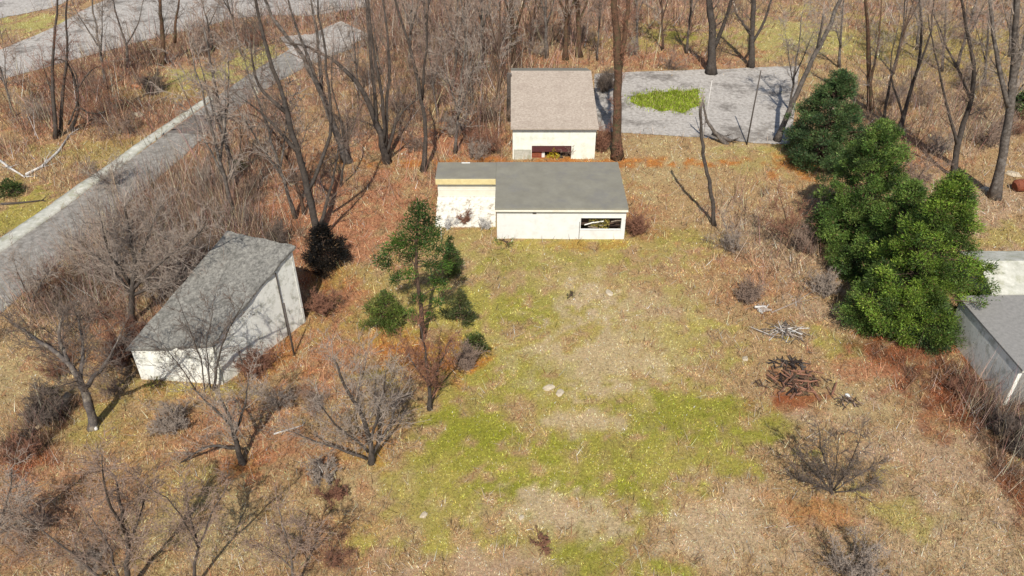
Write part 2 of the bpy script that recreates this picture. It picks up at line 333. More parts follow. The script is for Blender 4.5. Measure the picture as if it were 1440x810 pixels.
o=MB().box(-4.32,-.123,3.93,D+.1,Hh+.0,Hh+.12).build('roof',MAT['felt'],t,.02)
MB().box(-.1,W+.08,-.135,-.002,Hh-.15,Hh).build('fascia',MAT['cream'],t,.01)
MB().box(-4.3,-.13,3.80,3.925,Hh-.28,Hh+.1).build('fascia',MAT['yellow'],t,.01)
o=MB().hexa([(-4.25,1.5,-.3),(-.12,1.5,-.3),(-.12,4.06,.0),(-4.25,4.06,.0)],[(-4.25,1.5,.05),(-.12,1.5,.05),(-.12,4.06,.95),(-4.25,4.06,.95)]).build('skirt',MAT['skirt'],t,.02); o['label']='stained whitish slope below the wing wall'
wf=MB(); e=.06
wf.box(wx0-e,wx1+e,-.03,-.003,wz1,wz1+e); wf.box(wx0-e,wx1+e,-.03,-.003,wz0-e,wz0); wf.box(wx0-e,wx0,-.03,-.003,wz0,wz1); wf.box(wx1,wx1+e,-.03,-.003,wz0,wz1)
wfo=wf.build('window',MAT['white'],t); wfo['label']='broken open window with hanging boards'
MB().box(wx0+.02,wx1-.02,.6,.63,wz0,wz1).build('window_back',MAT['bark_brown'],wfo)
rg=random.Random(4)
for k in range(9):
    x=wx0+.1+rg.random()*2.3; z=wz0+.1+rg.random()*.5; a=rg.uniform(-.6,.6); l=rg.uniform(.3,.8)
    m_=[MAT['wood'],MAT['white_old'],MAT['char'],MAT['wood']][k%4]
    MB().hexa([(x,.02+k*.02,z),(x+l*cos(a),.02+k*.02,z+l*sin(a)*.6),(x+l*cos(a),.05+k*.02,z+l*sin(a)*.6),(x,.05+k*.02,z)],
       [(x,.02+k*.02,z+.07),(x+l*cos(a),.02+k*.02,z+l*sin(a)*.6+.07),(x+l*cos(a),.05+k*.02,z+l*sin(a)*.6+.07),(x,.05+k*.02,z+.07)]).build('broken_board',m_,wfo)
V=[];
for k in range(340):
    c=np.array([wx0+.6+rg.random()*1.3,.1+rg.random()*.4,wz0+rg.random()*.75]); V+= [c,c+np.array([rg.uniform(-.14,.14),rg.uniform(-.05,.05),rg.uniform(-.14,.14)]),c+np.array([rg.uniform(-.14,.14),rg.uniform(-.05,.05),rg.uniform(-.14,.14)])]
cc=np.repeat(np.array([[.34,.27,.06] if rg.random()<.5 else [.13,.12,.05] for k in range(340)]),3,0)
link('vine_leaves',mesh_np('vine_leaves',V,np.arange(len(V)).reshape(-1,3),MAT['leaf'],cc),wfo)
MB().box(wx0-.09,wx0-.06,-.04,-.003,-.2,wz1-.3).build('downpipe',MAT['dark'],t)
MB().box(-2.6,-2.0,D-.1,D+.02,Hh+.125,Hh+.16).build('flashing',MAT['white'],t)
MB().tube([(-.1,-.19,Hh-.06),(W+.08,-.19,Hh-.09)],[.05,.05],6).build('gutter',MAT['cream'],t)
MB().box(2.35,2.6,-.03,-.003,1.93,2.02).build('vent',MAT['bark_grey'],t)
FOOT.append([(sx-.1,sy-.1),(sx+W+.1,sy-.1),(sx+W+.1,sy+D),(sx-4.3,sy+D),(sx-4.3,sy+3.9),(sx-.1,sy+3.9)])

# house behind it, with the pinkish roof
bx,by=.05,57.3; t=empty('back_house',bx,by,'small house behind the shed with pinkish grey roof and dark opening in white wall','house')
W=6.45; mb=MB()
ox0,ox1,oz1=1.5,4.6,1.15
mb.box(0,ox0,0,.2,-.3,2.7); mb.box(ox1,W,0,.2,-.3,2.7); mb.box(ox0,ox1,0,.2,oz1,2.7)
mb.build('wall',MAT['mint'],t,.01)
for x in (0,W-.2):
    MB().add([(x,.203,-.3),(x+.2,.203,-.3),(x+.2,12,-.3),(x,12,-.3),(x,.203,2.7),(x+.2,.203,2.7),(x+.2,12,2.7),(x,12,2.7),(x,8,4.0),(x+.2,8,4.0)],
      [(0,3,2,1),(0,1,5,4),(2,3,7,6),(0,4,8,7,3),(1,2,6,9,5),(4,5,9,8),(8,9,6,7)]).build('wall',MAT['mint'],t)
MB().box(.203,W-.203,11.8,12,-.3,2.69).build('wall',MAT['mint'],t)
MB().add([(-.15,-.35,2.66),(W+.15,-.35,2.66),(W+.15,8,4.05),(-.15,8,4.05),(-.15,-.35,2.78),(W+.15,-.35,2.78),(W+.15,8,4.17),(-.15,8,4.17)],
   [(0,3,2,1),(4,5,6,7),(0,1,5,4),(1,2,6,5),(3,0,4,7),(2,3,7,6)]).build('roof',MAT['pinkroof'],t,.01)
MB().add([(-.15,8.003,4.05),(W+.15,8.003,4.05),(W+.15,12.3,2.66),(-.15,12.3,2.66),(-.15,8.003,4.17),(W+.15,8.003,4.17),(W+.15,12.3,2.78),(-.15,12.3,2.78)],
   [(0,3,2,1),(4,5,6,7),(0,1,5,4),(1,2,6,5),(3,0,4,7),(2,3,7,6)]).build('roof',MAT['felt'],t)
MB().box(.1,ox0-.05,-.05,-.003,-.2,.85).build('base_panel',MAT['kerb'],t)
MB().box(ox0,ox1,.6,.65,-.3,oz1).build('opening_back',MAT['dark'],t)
MB().box(ox0,ox1,.05,.12,.62,oz1-.003).build('lintel_board',MAT['maroon'],t)
FOOT.append([(bx,by),(bx+W,by),(bx+W,by+12),(bx,by+12)])
q=G(757,219); c=empty('red_box',q[0],q[1],'small red and white box standing before the dark opening of the back house','box')
MB().box(-.55,.25,-.25,.25,0,.62).build('body',MAT['red'],c,.02); MB().box(.253,.5,-.22,.22,0,.6).build('side_panel',MAT['white'],c,.02)
MB().box(-.5,.2,-.275,-.253,.08,.5).build('door',MAT['rust'],c); MB().box(-.57,.27,-.27,.27,.623,.68).build('lid',MAT['white'],c)

# weathered barn at the left
A=np.array(G(199,533)); B=np.array(G(314,541)); C_=np.array(G(430,452)); D_=np.array(G(343,427))
t=empty('old_barn',A[0],A[1],'weathered white barn at the left with rough grey sloping roof among bare trees','barn',z=hz(*A))
z0=t.location.z; A-=t.location.xy; B-=t.location.xy; C_-=t.location.xy; D_-=t.location.xy
cen=(A+B+C_+D_)/4; hn,hf=2.45,4.9
def roofz(p):   # height of the roof plane over a ground point
    u=((C_+D_)/2-(A+B)/2); L=np.linalg.norm(u); s=np.dot(p-(A+B)/2,u/L)/L
    return hn+(hf-hn)*s
def wallseg(p,q,name,mat,th=.16,n=1,lab=None):
    d=(q-p)/np.linalg.norm(q-p); nn=np.array([-d[1],d[0]]); 
    if np.dot(nn,cen-p)<0: nn=-nn
    P=[p,q,q+nn*th,p+nn*th]
    P=[np.array(v) for v in P]
    if np.cross(P[1]-P[0],P[2]-P[0])<0: P=P[::-1]
    o=MB().hexa([(v[0],v[1],-.4) for v in P],[(v[0],v[1],roofz(v)-.004) for v in P]).build(name,mat,t)
    if lab:o['label']=lab
    return o
wallseg(A,B,'wall',MAT['white_old'])
e=(C_-B)/np.linalg.norm(C_-B); eb=.165
L=np.linalg.norm(C_-B)
cut=[eb,.22*L,.42*L,.60*L,.77*L,.9*L,L-eb]
for k in range(6): wallseg(B+e*cut[k],B+e*(cut[k+1]-.012),'wall_panel',MAT['white_old'])
wallseg(C_,D_,'wall',MAT['white_old']); wallseg(D_+(A-D_)/np.linalg.norm(A-D_)*eb,A+(D_-A)/np.linalg.norm(A-D_)*eb,'wall',MAT['white_old'])
for k in (4,):
    p=B+e*(cut[k]-.015); nn=np.array([e[1],-e[0]]); p=p+nn*.05
    MB().tube([(p[0],p[1],-.3),(p[0],p[1],roofz(p)-.15)],[.035,.035],6).build('downpipe',MAT['pole'],t)
mb=MB(); rp=[cen+(p-cen)*1.05 for p in (A,B,C_,D_)]
N_=14; tp=[];rgn=np.random.default_rng(7)
for i in range(N_+1):
    for j in range(N_+1):
        p=(rp[0]*(1-i/N_)+rp[1]*i/N_)*(1-j/N_)+(rp[3]*(1-i/N_)+rp[2]*i/N_)*j/N_
        ed=1 if (i in(0,N_) or j in (0,N_)) else 0
        p=p+rgn.normal(0,.035,2)*ed; sag=-.16*sin(pi*j/N_)*sin(pi*i/N_)
        tp.append((p[0],p[1],roofz(p)+.13+sag+rgn.normal(0,.02)))
n1=(N_+1)**2; V=tp+[(x,y,z-.13-.0) for x,y,z in tp]; F=[]
for i in range(N_):
    for j in range(N_):
        a_=i*(N_+1)+j; F.append((a_,a_+N_+1,a_+N_+2,a_+1)); F.append((n1+a_,n1+a_+1,n1+a_+N_+2,n1+a_+N_+1))
per=[i*(N_+1) for i in range(N_+1)]+[N_*(N_+1)+j for j in range(1,N_+1)]+[i*(N_+1)+N_ for i in range(N_-1,-1,-1)]+[j for j in range(N_-1,-1,-1)]
for p,q in zip(per[:-1],per[1:]): F.append((p,p+n1,q+n1,q))
mb.add(V,F).build('roof',MAT['gravelroof'],t)
p=B+e*.15*L; 
FOOT.append([tuple(v+np.array(t.location.xy)) for v in (A,B,C_,D_)])

# house at the right edge, partly in frame
A=np.array(G(1410,570)); far=np.array(G(1338,480)); u=(far-A); L=np.linalg.norm(u); u/=L; v=np.array([u[1],-u[0]])
if v[0]<0: v=-v
t=empty('right_house',A[0],A[1],'white walled house with light grey roof cut off by the right edge of the photo','house'); tz=t.location.z
f=lambda a,b_,z:(u[0]*a+v[0]*b_,u[1]*a+v[1]*b_,z); Wd=6.5; Lw=L+.6; h=2.5
def fb(a0,a1,b0,b1,z0_,z1_): 
    B_=[f(a0,b0,z0_),f(a0,b1,z0_),f(a1,b1,z0_),f(a1,b0,z0_)]; T_=[f(a0,b0,z1_),f(a0,b1,z1_),f(a1,b1,z1_),f(a1,b0,z1_)]
    n=np.cross(np.subtract(B_[1],B_[0]),np.subtract(B_[2],B_[0]))
    return MB().hexa(B_,T_) if n[2]>0 else MB().hexa(B_[::-1],T_[::-1])
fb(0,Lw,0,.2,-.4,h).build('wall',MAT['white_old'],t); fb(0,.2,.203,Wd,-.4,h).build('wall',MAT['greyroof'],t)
fb(Lw-.2,Lw,.203,Wd,-.4,h).build('wall',MAT['white_old'],t); fb(.203,Lw-.203,Wd-.2,Wd,-.4,h).build('wall',MAT['white_old'],t)
def slope(b0,b1,za,zb,name='roof'):
    Bq=[f(-.2,b0,za),f(-.2,b1,zb),f(Lw+.2,b1,zb),f(Lw+.2,b0,za)]; Tq=[(x,y,z+.1) for x,y,z in Bq]
    n=np.cross(np.subtract(Bq[1],Bq[0]),np.subtract(Bq[2],Bq[0]))
    (MB().hexa(Bq,Tq) if n[2]>0 else MB().hexa(Bq[::-1],Tq[::-1])).build(name,MAT['greyroof'],t)
slope(-.05,Wd+.1,h+.005,h+.08)
fb(-.21,-.205,-.04,Wd,h-.06,h+.06).build('fascia',MAT['kerb'],t)
loc=np.array(t.location.xy)
FOOT.append([tuple(loc+np.array(f(a_,b_,0)[:2])) for a_,b_ in ((0,0),(0,Wd),(Lw,Wd),(Lw,0))])
# low annexe with three dark arched openings behind it
p0=np.array(G(1374,464)); t=empty('garden_annexe',p0[0],p0[1],'low white annexe with three dark arched openings and pale roof behind the grey roof','annexe')
W=6.; mb=MB(); hh=2.6; op=[(.25,1.25),(1.55,2.35),(2.75,3.75)]
xs=[0]; 
for a_,b_ in op: xs+=[a_,b_]
xs.append(W)
for k in range(0,len(xs),2): MB().box(xs[k],xs[k+1],0,.2,-.3,hh-.35).build('post',MAT['white_old'],t)
mb=MB()
mb.box(0,W,0,.2,hh-.347,hh)
for a_,b_ in op:   # arch spandrels
    n=6; r=(b_-a_)/2; c0=(a_+b_)/2
    for sgn in (-1,1):
        V=[(c0+sgn*r,.01,hh-.349),(c0+sgn*r,.19,hh-.349)]
        pr_=[]
        for k in range(n+1):
            th=k/n*pi/2; pr_.append((c0+sgn*r*cos(th)*.999, hh-.349-.45+.44*sin(th)))
        V=[(c0+sgn*r*.999,.01,hh-.349)]+[(x,.01,z) for x,z in pr_]; V2=[(x,.19,z) for x,_,z in V]
        m_=len(V); F=[tuple(range(m_)),tuple(range(2*m_-1,m_-1,-1))]+[(k,(k+1)%m_,m_+(k+1)%m_,m_+k) for k in range(m_)]
        mb.add(V+V2,F)
mb.build('arch_wall',MAT['white_old'],t)
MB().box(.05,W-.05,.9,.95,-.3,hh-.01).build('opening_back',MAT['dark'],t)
MB().box(0,.2,.203,4,-.3,hh).build('wall',MAT['white_old'],t); MB().box(0.203,W,3.8,4,-.3,hh).build('wall',MAT['white_old'],t)
MB().hexa([(-.15,-.15,hh+.004),(W,-.15,hh+.004),(W,2,hh+.75),(-.15,2,hh+.75)],[(-.15,-.15,hh+.1),(W,-.15,hh+.1),(W,2,hh+.85),(-.15,2,hh+.85)]).build('roof',MAT['kerb'],t)
MB().hexa([(-.15,2.003,hh+.75),(W,2.003,hh+.75),(W,4.15,hh+.004),(-.15,4.15,hh+.004)],[(-.15,2.003,hh+.85),(W,2.003,hh+.85),(W,4.15,hh+.1),(-.15,4.15,hh+.1)]).build('roof',MAT['kerb'],t)
FOOT.append([tuple(p0+np.array(q)) for q in ((0,0),(W,0),(W,4),(0,4))])
# pale hut beyond it
p0=np.array(G(1376,420)); t=empty('pale_hut',p0[0],p0[1],'small pale hut with weathered flat roof right of the evergreens','hut')
MB().box(0,2.6,0,2.4,-.3,1.5).build('wall',MAT['white_old'],t,.02); MB().box(-.15,2.75,-.15,2.55,1.503,1.65).build('roof',MAT['kerb'],t,.02); MB().box(.9,1.7,-.04,-.003,-.1,1.2).build('door',MAT['white'],t)
FOOT.append([tuple(p0+np.array(q)) for q in ((0,0),(2.6,0),(2.6,2.4),(0,2.4))])

# ------------------------------------------------------------ grass and underbrush
def free(x,y,jit=1.9):
    ok=np.ones(x.shape,bool); g_=np.random.default_rng(len(x)); x0_,y0_=x,y; w_=g_.random(len(x))**3*jit; x=x+g_.normal(0,1,len(x))*w_; y=y+g_.normal(0,1,len(x))*w_
    for p in KEEP: ok&=~inside(x,y,p)
    for p in FOOT: ok&=~inside(x0_,y0_,p)
    return ok
def scatter(n,seed,ylo=-25,yhi=835):
    rg=np.random.default_rng(seed); px=rg.uniform(-40,1480,n); py=rg.uniform(ylo,yhi,n)
    dx=(px-720)/CF; dy=-(py-405)/CF; dz=-sin(CP)+dy*cos(CP); t=-CH/dz
    return rg, dx*t, (cos(CP)+dy*sin(CP))*t, t
def blades(name,n,seed,kmin,hr,wr,lay,colf,label,dens=None):
    rg,x,y,dep=scatter(n,seed); ok=free(x,y,.3 if 'thick' in name else (1. if 'under' in name else 1.9))|inside(x,y,LAWNP); x,y,dep=x[ok],y[ok],dep[ok]
    col,br=landcover(x,y)
    if dens is not None:
        k=rg.random(len(x))<dens(br); x,y,dep,col,br=x[k],y[k],dep[k],col[k],br[k]
    z=hgt(x,y); sc=np.clip(dep/42,.75,2.2); n=len(x)
    az=rg.uniform(0,2*pi,n); ln=rg.uniform(*hr,n)*sc**.5*(1+br*.5); wd=rg.uniform(*wr,n)*sc
    tilt=rg.uniform(*lay,n); ba=rg.uniform(0,2*pi,n)
    P=np.stack([x,y,z-.01],1); u=np.stack([np.cos(az)*np.sin(tilt),np.sin(az)*np.sin(tilt),np.cos(tilt)],1)
    s=np.stack([np.cos(ba),np.sin(ba),np.zeros(n)],1)*wd[:,None]/2
    mid=P+u*ln[:,None]*.5
    V=np.stack([P-s,P+s,P+u*ln[:,None]],1).reshape(-1,3)
    c=colf(rg,col,br); tuft=.62+.8*np.clip((fbm(x/.42,y/.42,77,3)-.28)/.44,0,1)
    c=c*tuft[:,None]*(1.12-.3*fbm(x/2.4,y/2.4,78,2))[:,None]; c=np.repeat(c,3,0)
    me=mesh_np(name,V,np.arange(len(V)).reshape(-1,3),MAT['blade'],c)
    return tag(link(name,me),label,name.replace('_',' '),kind='stuff')
def cgrass(rg,col,br):
    n=len(col); v=np.exp(rg.normal(0,.5,n))[:,None]; c=col*1.25*v; h=rg.normal(0,.1,(n,3)); c=c*(1+h)
    straw=rg.random(n)<.12; c[straw]=np.array([.50,.40,.25])*v[straw]*.8
    dk=rg.random(n)<.1; c[dk]*=.35
    return np.clip(c,.01,.62)
blades('grass',540000,1,0,(.06,.17),(.022,.05),(.55,1.5),cgrass,'short patchy green and straw coloured grass of the lot')
def patch_blades(name,poly,n,seed,label):
    rg=np.random.default_rng(seed); p=np.array(poly); lo_=p.min(0)-.6; hi_=p.max(0)+.6
    x=rg.uniform(lo_[0],hi_[0],n); y=rg.uniform(lo_[1],hi_[1],n); w_=rg.random(n)**2*.7; ok=inside(x+rg.normal(0,1,n)*w_,y+rg.normal(0,1,n)*w_,poly); x,y=x[ok],y[ok]; n=len(x)
    az=rg.uniform(0,2*pi,n); ti=rg.uniform(.1,1.1,n); u=np.stack([np.cos(az)*np.sin(ti),np.sin(az)*np.sin(ti),np.cos(ti)],1); ba=rg.uniform(0,2*pi,n)
    sd_=np.stack([np.cos(ba),np.sin(ba),0*ba],1)*.04; P=np.stack([x,y,hgt(x,y)+.04],1); V=np.stack([P-sd_,P+sd_,P+u*rg.uniform(.12,.3,n)[:,None]],1).reshape(-1,3)
    c=np.array(LAWN)*1.1*np.exp(rg.normal(0,.4,n))[:,None]*(.6+.8*fbm(x/.5,y/.5,9,2))[:,None]; b=rg.random(n)<.12; c[b]=(.40,.33,.16)
    return tag(link(name,mesh_np(name,V,np.arange(len(V)).reshape(-1,3),MAT['blade'],np.repeat(c,3,0))),label,'grass',kind='stuff')
patch_blades('lawn_grass',LAWNP,14000,8,'bright green grass of the strip in the driveway')
def cthick(rg,col,br):
    n=len(col); c=np.array([.30,.205,.15])*np.exp(rg.normal(0,.6,n))[:,None]*(1+rg.normal(0,.1,(n,3)))
    dk=rg.random(n)<.35; c[dk]*=.4; return np.clip(c,.012,.6)
def cbrush(rg,col,br):
    n=len(col); c=col*.75+np.array([.20,.14,.105])*.5; c=c*np.exp(rg.normal(0,.6,n))[:,None]
    dk=rg.random(n)<.24; c[dk]*=.25
    pale=rg.random(n)<.13; c[pale]=np.array([.42,.35,.29])
    red=rg.random(n)<.1; c[red]=np.array([.30,.12,.06])
    return np.clip(c,.012,.6)
blades('underbrush',380000,2,0,(.2,.75),(.016,.036),(.3,1.5),cbrush,'thin bare brown stems of dry underbrush',dens=lambda b:np.clip(b*1.25-.04,0,1))

blades('thicket_stems',260000,3,0,(.9,2.6),(.014,.03),(.05,.75),cthick,'fine leafless upright stems of the brown thicket',dens=lambda b:np.clip(b*1.8-.7,0,1)*.9)
# ------------------------------------------------------------ trees
class Segs:
    def __init__(s): s.a=[];s.b=[];s.r=[];s.q=[];s.c=[]
    def add(s,p,q,r0,r1): s.a.append(p);s.b.append(q);s.r.append(r0);s.q.append(r1)
    def mesh(s,name,mat,origin,n=3):
        a=np.array(s.a)-origin; b=np.array(s.b)-origin; r=np.array(s.r)[:,None]; q=np.array(s.q)[:,None]
        d=b-a; d/=np.maximum(np.linalg.norm(d,axis=1,keepdims=True),1e-6)
        ref=np.where(np.abs(d[:,2:3])<.9,[[0,0,1.]],[[1.,0,0]]); u=np.cross(d,ref); u/=np.linalg.norm(u,axis=1,keepdims=True); v=np.cross(d,u)
        ring=[]
        for k in range(n): ring.append(a+(u*cos(2*pi*k/n)+v*sin(2*pi*k/n))*r)
        for k in range(n): ring.append(b+(u*cos(2*pi*k/n)+v*sin(2*pi*k/n))*q)
        V=np.stack(ring,1).reshape(-1,3); base=(np.arange(len(a))*2*n)[:,None]
        F=np.concatenate([base+np.array([[k,(k+1)%n,n+(k+1)%n,n+k]]) for k in range(n)])
        Fs=[F]
        if s.c:
            c=np.array(s.c); a=c[:,0]-origin; b=c[:,1]-origin; r=c[:,2,:1]; m=len(V)
            d=b-a; d/=np.maximum(np.linalg.norm(d,axis=1,keepdims=True),1e-6)
            ref=np.where(np.abs(d[:,2:3])<.9,[[0,0,1.]],[[1.,0,0]]); u=np.cross(d,ref); u/=np.linalg.norm(u,axis=1,keepdims=True); v=np.cross(d,u)
            W=np.stack([a+u*r,a-u*r*.5+v*r*.87,a-u*r*.5-v*r*.87,b],1).reshape(-1,3); V=np.r_[V,W]; base=m+(np.arange(len(a))*4)[:,None]
            Fs.append(np.concatenate([base+np.array([[k,(k+1)%3,3]]) for k in range(3)]))
        return mesh_np(name,V,Fs,mat)
def unit(v): return v/max(np.linalg.norm(v),1e-6)
def rdir(rg,d,ang):
    ax=unit(np.cross(d,rg.normal(size=3))); return unit(d*cos(ang)+ax*sin(ang))
def sprout(rg,S,p,d,L,r,lev,nk,up,rmin):
    if lev==1:
        S.c.append((p,p+d*L,(max(r,rmin),0,0))); return
    n=3 if lev>1 else 2; step=L/n; q=p
    for i in range(n):
        d=unit(d+rg.normal(0,.16,3)+np.array([0,0,up])); e=q+d*step
        r1=max(r*(1-.28*(i+1)/1),rmin*.6); S.add(q,e,max(r,rmin),max(r1,rmin*.7)); q=e; r=r1
        if lev>1:
            for k in range(nk):
                sprout(rg,S,q-d*step*rg.random(),rdir(rg,d,rg.uniform(.45,1.05)),L*rg.uniform(.45,.7),r*.55,lev-1,nk,up,rmin)
def smooth_path(P,n):
    P=np.array(P,float); d=np.r_[0,np.cumsum(np.linalg.norm(np.diff(P,axis=0),axis=1))]; t=np.linspace(0,d[-1],n)
    # catmull-rom style smoothing by repeated averaging of a dense polyline
    Q=np.stack([np.interp(t,d,P[:,k]) for k in range(3)],1)
    for _ in range(2): Q[1:-1]=(Q[:-2]+2*Q[1:-1]+Q[2:])/4
    return Q,d[-1]
CENTERS=[]
def bare_tree(name,label,cat,stems,r0,bark='bark_dark',twig='twig',nb=12,lev=3,nk=2,bl=(1.2,3.2),start=.3,up=.06,rmin=.0095,seed=1,group=None,ydrift=.25,ivy=0,top=.25):
    rg=np.random.default_rng(seed); bx_,by_=G(*stems[0][0]); org=np.array([bx_,by_,hz(bx_,by_)])
    t=empty(name,bx_,by_,label,cat,group); S=Segs(); ends=[]; mb=MB()
    for si,st in enumerate(stems):
        # lean towards or away: each stem drifts a little in depth as it climbs
        k=0 if si==0 else rg.uniform(-1,1)*ydrift
        z00=None; P=[]
        for (px,py) in st:
            q=PY(px,py,by_)
            if si>0 and z00 is None: z00=q[2]
            yy=by_+ (0 if si==0 else k*max(q[2]-z00,0)); q=PY(px,py,yy); P.append(q)
        if si==0: P[0]=np.array([bx_,by_,org[2]-.15])
        Q,L=smooth_path(P,max(6,len(st)*3)); n=len(Q)
        rs=r0 if si==0 else r0*.52; rad=[rs*(1-(1-top)*(i/(n-1))**.9) for i in range(n)]
        if si==0: rad[0]*=1.5; rad[1]*=1.12
        wobble=rg.normal(0,.035*min(1,L/8),Q.shape); wobble[0]=0; Q=Q+wobble
        mb.tube(Q-org,rad,8,.25,seed+si)
        s0=start if si==0 else .12
        for b_ in range(nb if si==0 else int(nb*.7)):
            f_=s0+(1-s0)*(b_+rg.random())/(nb if si==0 else int(nb*.7)); x=f_*(n-1); i=min(int(x),n-2); p=Q[i]+(Q[i+1]-Q[i])*(x-i)
            d=unit(Q[i+1]-Q[i]); r=(rad[i])*.3
            sprout(rg,S,p,rdir(rg,d,rg.uniform(.4,.95)),rg.uniform(*bl)*(1.15-.5*f_),max(r,rmin),lev,nk,up,rmin)
        ends.append((Q[-1],unit(Q[-1]-Q[-2]),rad[-1]))
    for p,d,r in ends: sprout(rg,S,p,d,bl[1]*.6,r,lev,nk,up,rmin)
    tr=mb.build('trunk',MAT[bark],t,smooth=True)
    if S.a: link('crown',S.mesh('crown',MAT[twig],org),t)
    return t
def stem(*p): return list(p)
T=[]
# middle left cluster
bare_tree('bare_tree','tall dark bare tree with curving trunk rising from the black leaf mound behind the barn','tree',[[(449,338),(432,262),(418,205),(395,130),(372,60),(352,-30)],[(420,215),(375,165),(345,140)],[(434,268),(468,190),(462,110),(452,40),(440,-60)],[(449,320),(470,250),(478,190)],[(405,160),(360,120),(352,60)]],.26,'bark_dark','twig_dark',14,3,2,(1.2,3),seed=1)
bare_tree('bare_tree','tall grey bare tree leaning left over the end of the road','tree',[[(490,228),(470,178),(450,125),(425,75),(385,32),(360,-30)],[(470,178),(440,100),(405,10),(396,-60)],[(452,130),(448,60),(428,-50)]],.3,'bark_grey','twig',13,3,2,(1.2,3.2),seed=2)
bare_tree('bare_tree','tall black bare tree forking into five stems behind the pine','tree',[[(545,228),(528,165),(500,110),(450,70),(420,62)],[(540,200),(540,150),(525,70),(512,-60)],[(530,170),(523,90),(516,20),(505,-90)],[(542,205),(548,80),(540,10),(530,-60)],[(545,215),(560,160),(585,140)]],.3,'bark_dark','twig_dark',14,3,2,(1.2,3),seed=3)
bare_tree('bare_tree','slender dark bare tree standing just left of the white shed roof','tree',[[(595,240),(600,190),(592,135),(580,75),(560,20),(545,-60)],[(594,140),(600,60),(605,-80)]],.2,'bark_dark','twig',13,3,2,(1,2.6),seed=4)
bare_tree('bare_tree','thin bare sapling leaning left between the two clumps behind the barn','tree',[[(478,262),(486,215),(480,170),(465,120),(470,60)],[(484,210),(500,170)]],.09,'bark_dark','twig',10,3,2,(.8,2),seed=5)
bare_tree('bare_tree','small bare tree with red brown branches arching over the road edge','tree',[[(428,300),(412,240),(395,200),(370,165),(350,160)],[(405,220),(410,150),(385,110)]],.13,'bark_brown','twig_red',11,3,2,(1,2.4),seed=6)
# far row, top middle
far=[(723,96,'bark_vine',.32,'bare tree with thick ivied trunk above the left end of the back house'),
 (768,82,'bark_grey',.2,'grey bare tree above the middle of the back house roof'),(795,84,'bark_vine',.28,'ivied bare tree above the right half of the back house roof'),
 (815,80,'bark_vine',.3,'thick ivied bare tree nearest the right end of the back house ridge'),(677,90,'bark_grey',.16,'thin bare tree in the brush left of the back house'),
 (640,110,'bark_grey',.14,'slim bare tree in the pinkish brush above the shed wing'),(932,72,'bark_brown',.12,'slim brown bare tree on the grass above the green lawn strip'),
 (896,70,'bark_grey',.13,'slim grey bare tree right of the big vine covered trunk'),(575,95,'bark_grey',.15,'thin bare tree at the back between the dark forking tree and the brush')]
for k,(x,y,bk,r,lab) in enumerate(far):
    j=(k*37)%11-5
    bare_tree('bare_tree',lab,'tree',[[(x,y),(x+j*.4,y-50),(x+j,y-110),(x+j*2.2,y-175)],[(x+j*.3,y-45),(x+14,y-90),(x+22,y-140)],[(x+j*.3,y-60),(x-14,y-100),(x-24,y-150)]],r,bk,'twig' if k%2 else 'twig_grey',9,3,2,(1.2,2.8),seed=20+k,start=.15,group='bare trees along the back of the lot',rmin=.02)
bare_tree('bare_tree','very thick vine covered trunk right of the back house','tree',[[(868,222),(868,160),(870,100),(866,40),(862,-60)],[(868,110),(880,50),(888,-50)]],.4,'bark_vine','twig_red',60,3,2,(.4,1.2),seed=40,start=.0,top=.5)
bare_tree('bare_tree','stout dark bare tree forking right above the grey driveway','tree',[[(1000,103),(1003,50),(996,0),(990,-60)],[(1003,70),(1020,30),(1034,-20)]],.42,'bark_dark','twig_dark',9,3,2,(1.2,2.8),seed=41,start=.35,top=.5)
bare_tree('bare_tree','dark bare tree with spreading limbs where the driveway meets the grass field','tree',[[(1056,94),(1058,50),(1060,0),(1058,-70)],[(1058,60),(1078,25),(1092,-30)],[(1057,50),(1036,20)]],.3,'bark_dark','twig_dark',9,3,2,(1.2,2.8),seed=42,start=.3,top=.5)
bare_tree('bare_tree','bare tree leaning hard to the right behind the first evergreen','tree',[[(1092,198),(1112,150),(1135,100),(1160,50),(1190,-20)],[(1150,70),(1158,20)]],.24,'bark_grey','twig_grey',9,3,2,(1,2.4),seed=43,start=.5,top=.5)
bare_tree('bare_tree','ivied bare tree above the second evergreen, upright','tree',[[(1224,155),(1222,90),(1220,30),(1216,-60)],[(1223,120),(1236,60),(1240,0)]],.25,'bark_vine','twig_grey',16,3,2,(.8,2.2),seed=44,start=.1)
bare_tree('bare_tree','thin black bare tree slanting right above the second evergreen','tree',[[(1240,185),(1250,120),(1268,60),(1275,-30)]],.13,'bark_dark','twig',11,3,2,(.8,2),seed=45)
bare_tree('bare_tree','bare tree with many thin limbs between the slanting black trunk and the forked one','tree',[[(1262,190),(1280,130),(1298,70),(1292,-30)],[(1282,120),(1310,50),(1316,-40)],[(1270,165),(1250,100),(1262,40)]],.2,'bark_dark','twig_grey',14,3,2,(1,2.6),seed=46)
bare_tree('bare_tree','dark forked bare tree right above the third evergreen','tree',[[(1342,250),(1346,200),(1365,150),(1372,100),(1360,40),(1345,-30)],[(1346,205),(1335,160),(1318,90),(1304,20)],[(1366,140),(1330,60),(1312,20)]],.24,'bark_dark','twig',15,3,2,(1.2,3),seed=47)
bare_tree('bare_tree','big bare tree with stout blue grey trunk near the right edge','tree',[[(1398,278),(1412,210),(1422,140),(1428,60),(1432,-60)],[(1418,150),(1400,80),(1390,-20)],[(1424,120),(1445,40),(1452,-50)]],.36,'bark_grey','twig_grey',16,3,2,(1.4,3.2),seed=48,start=.4,top=.4)
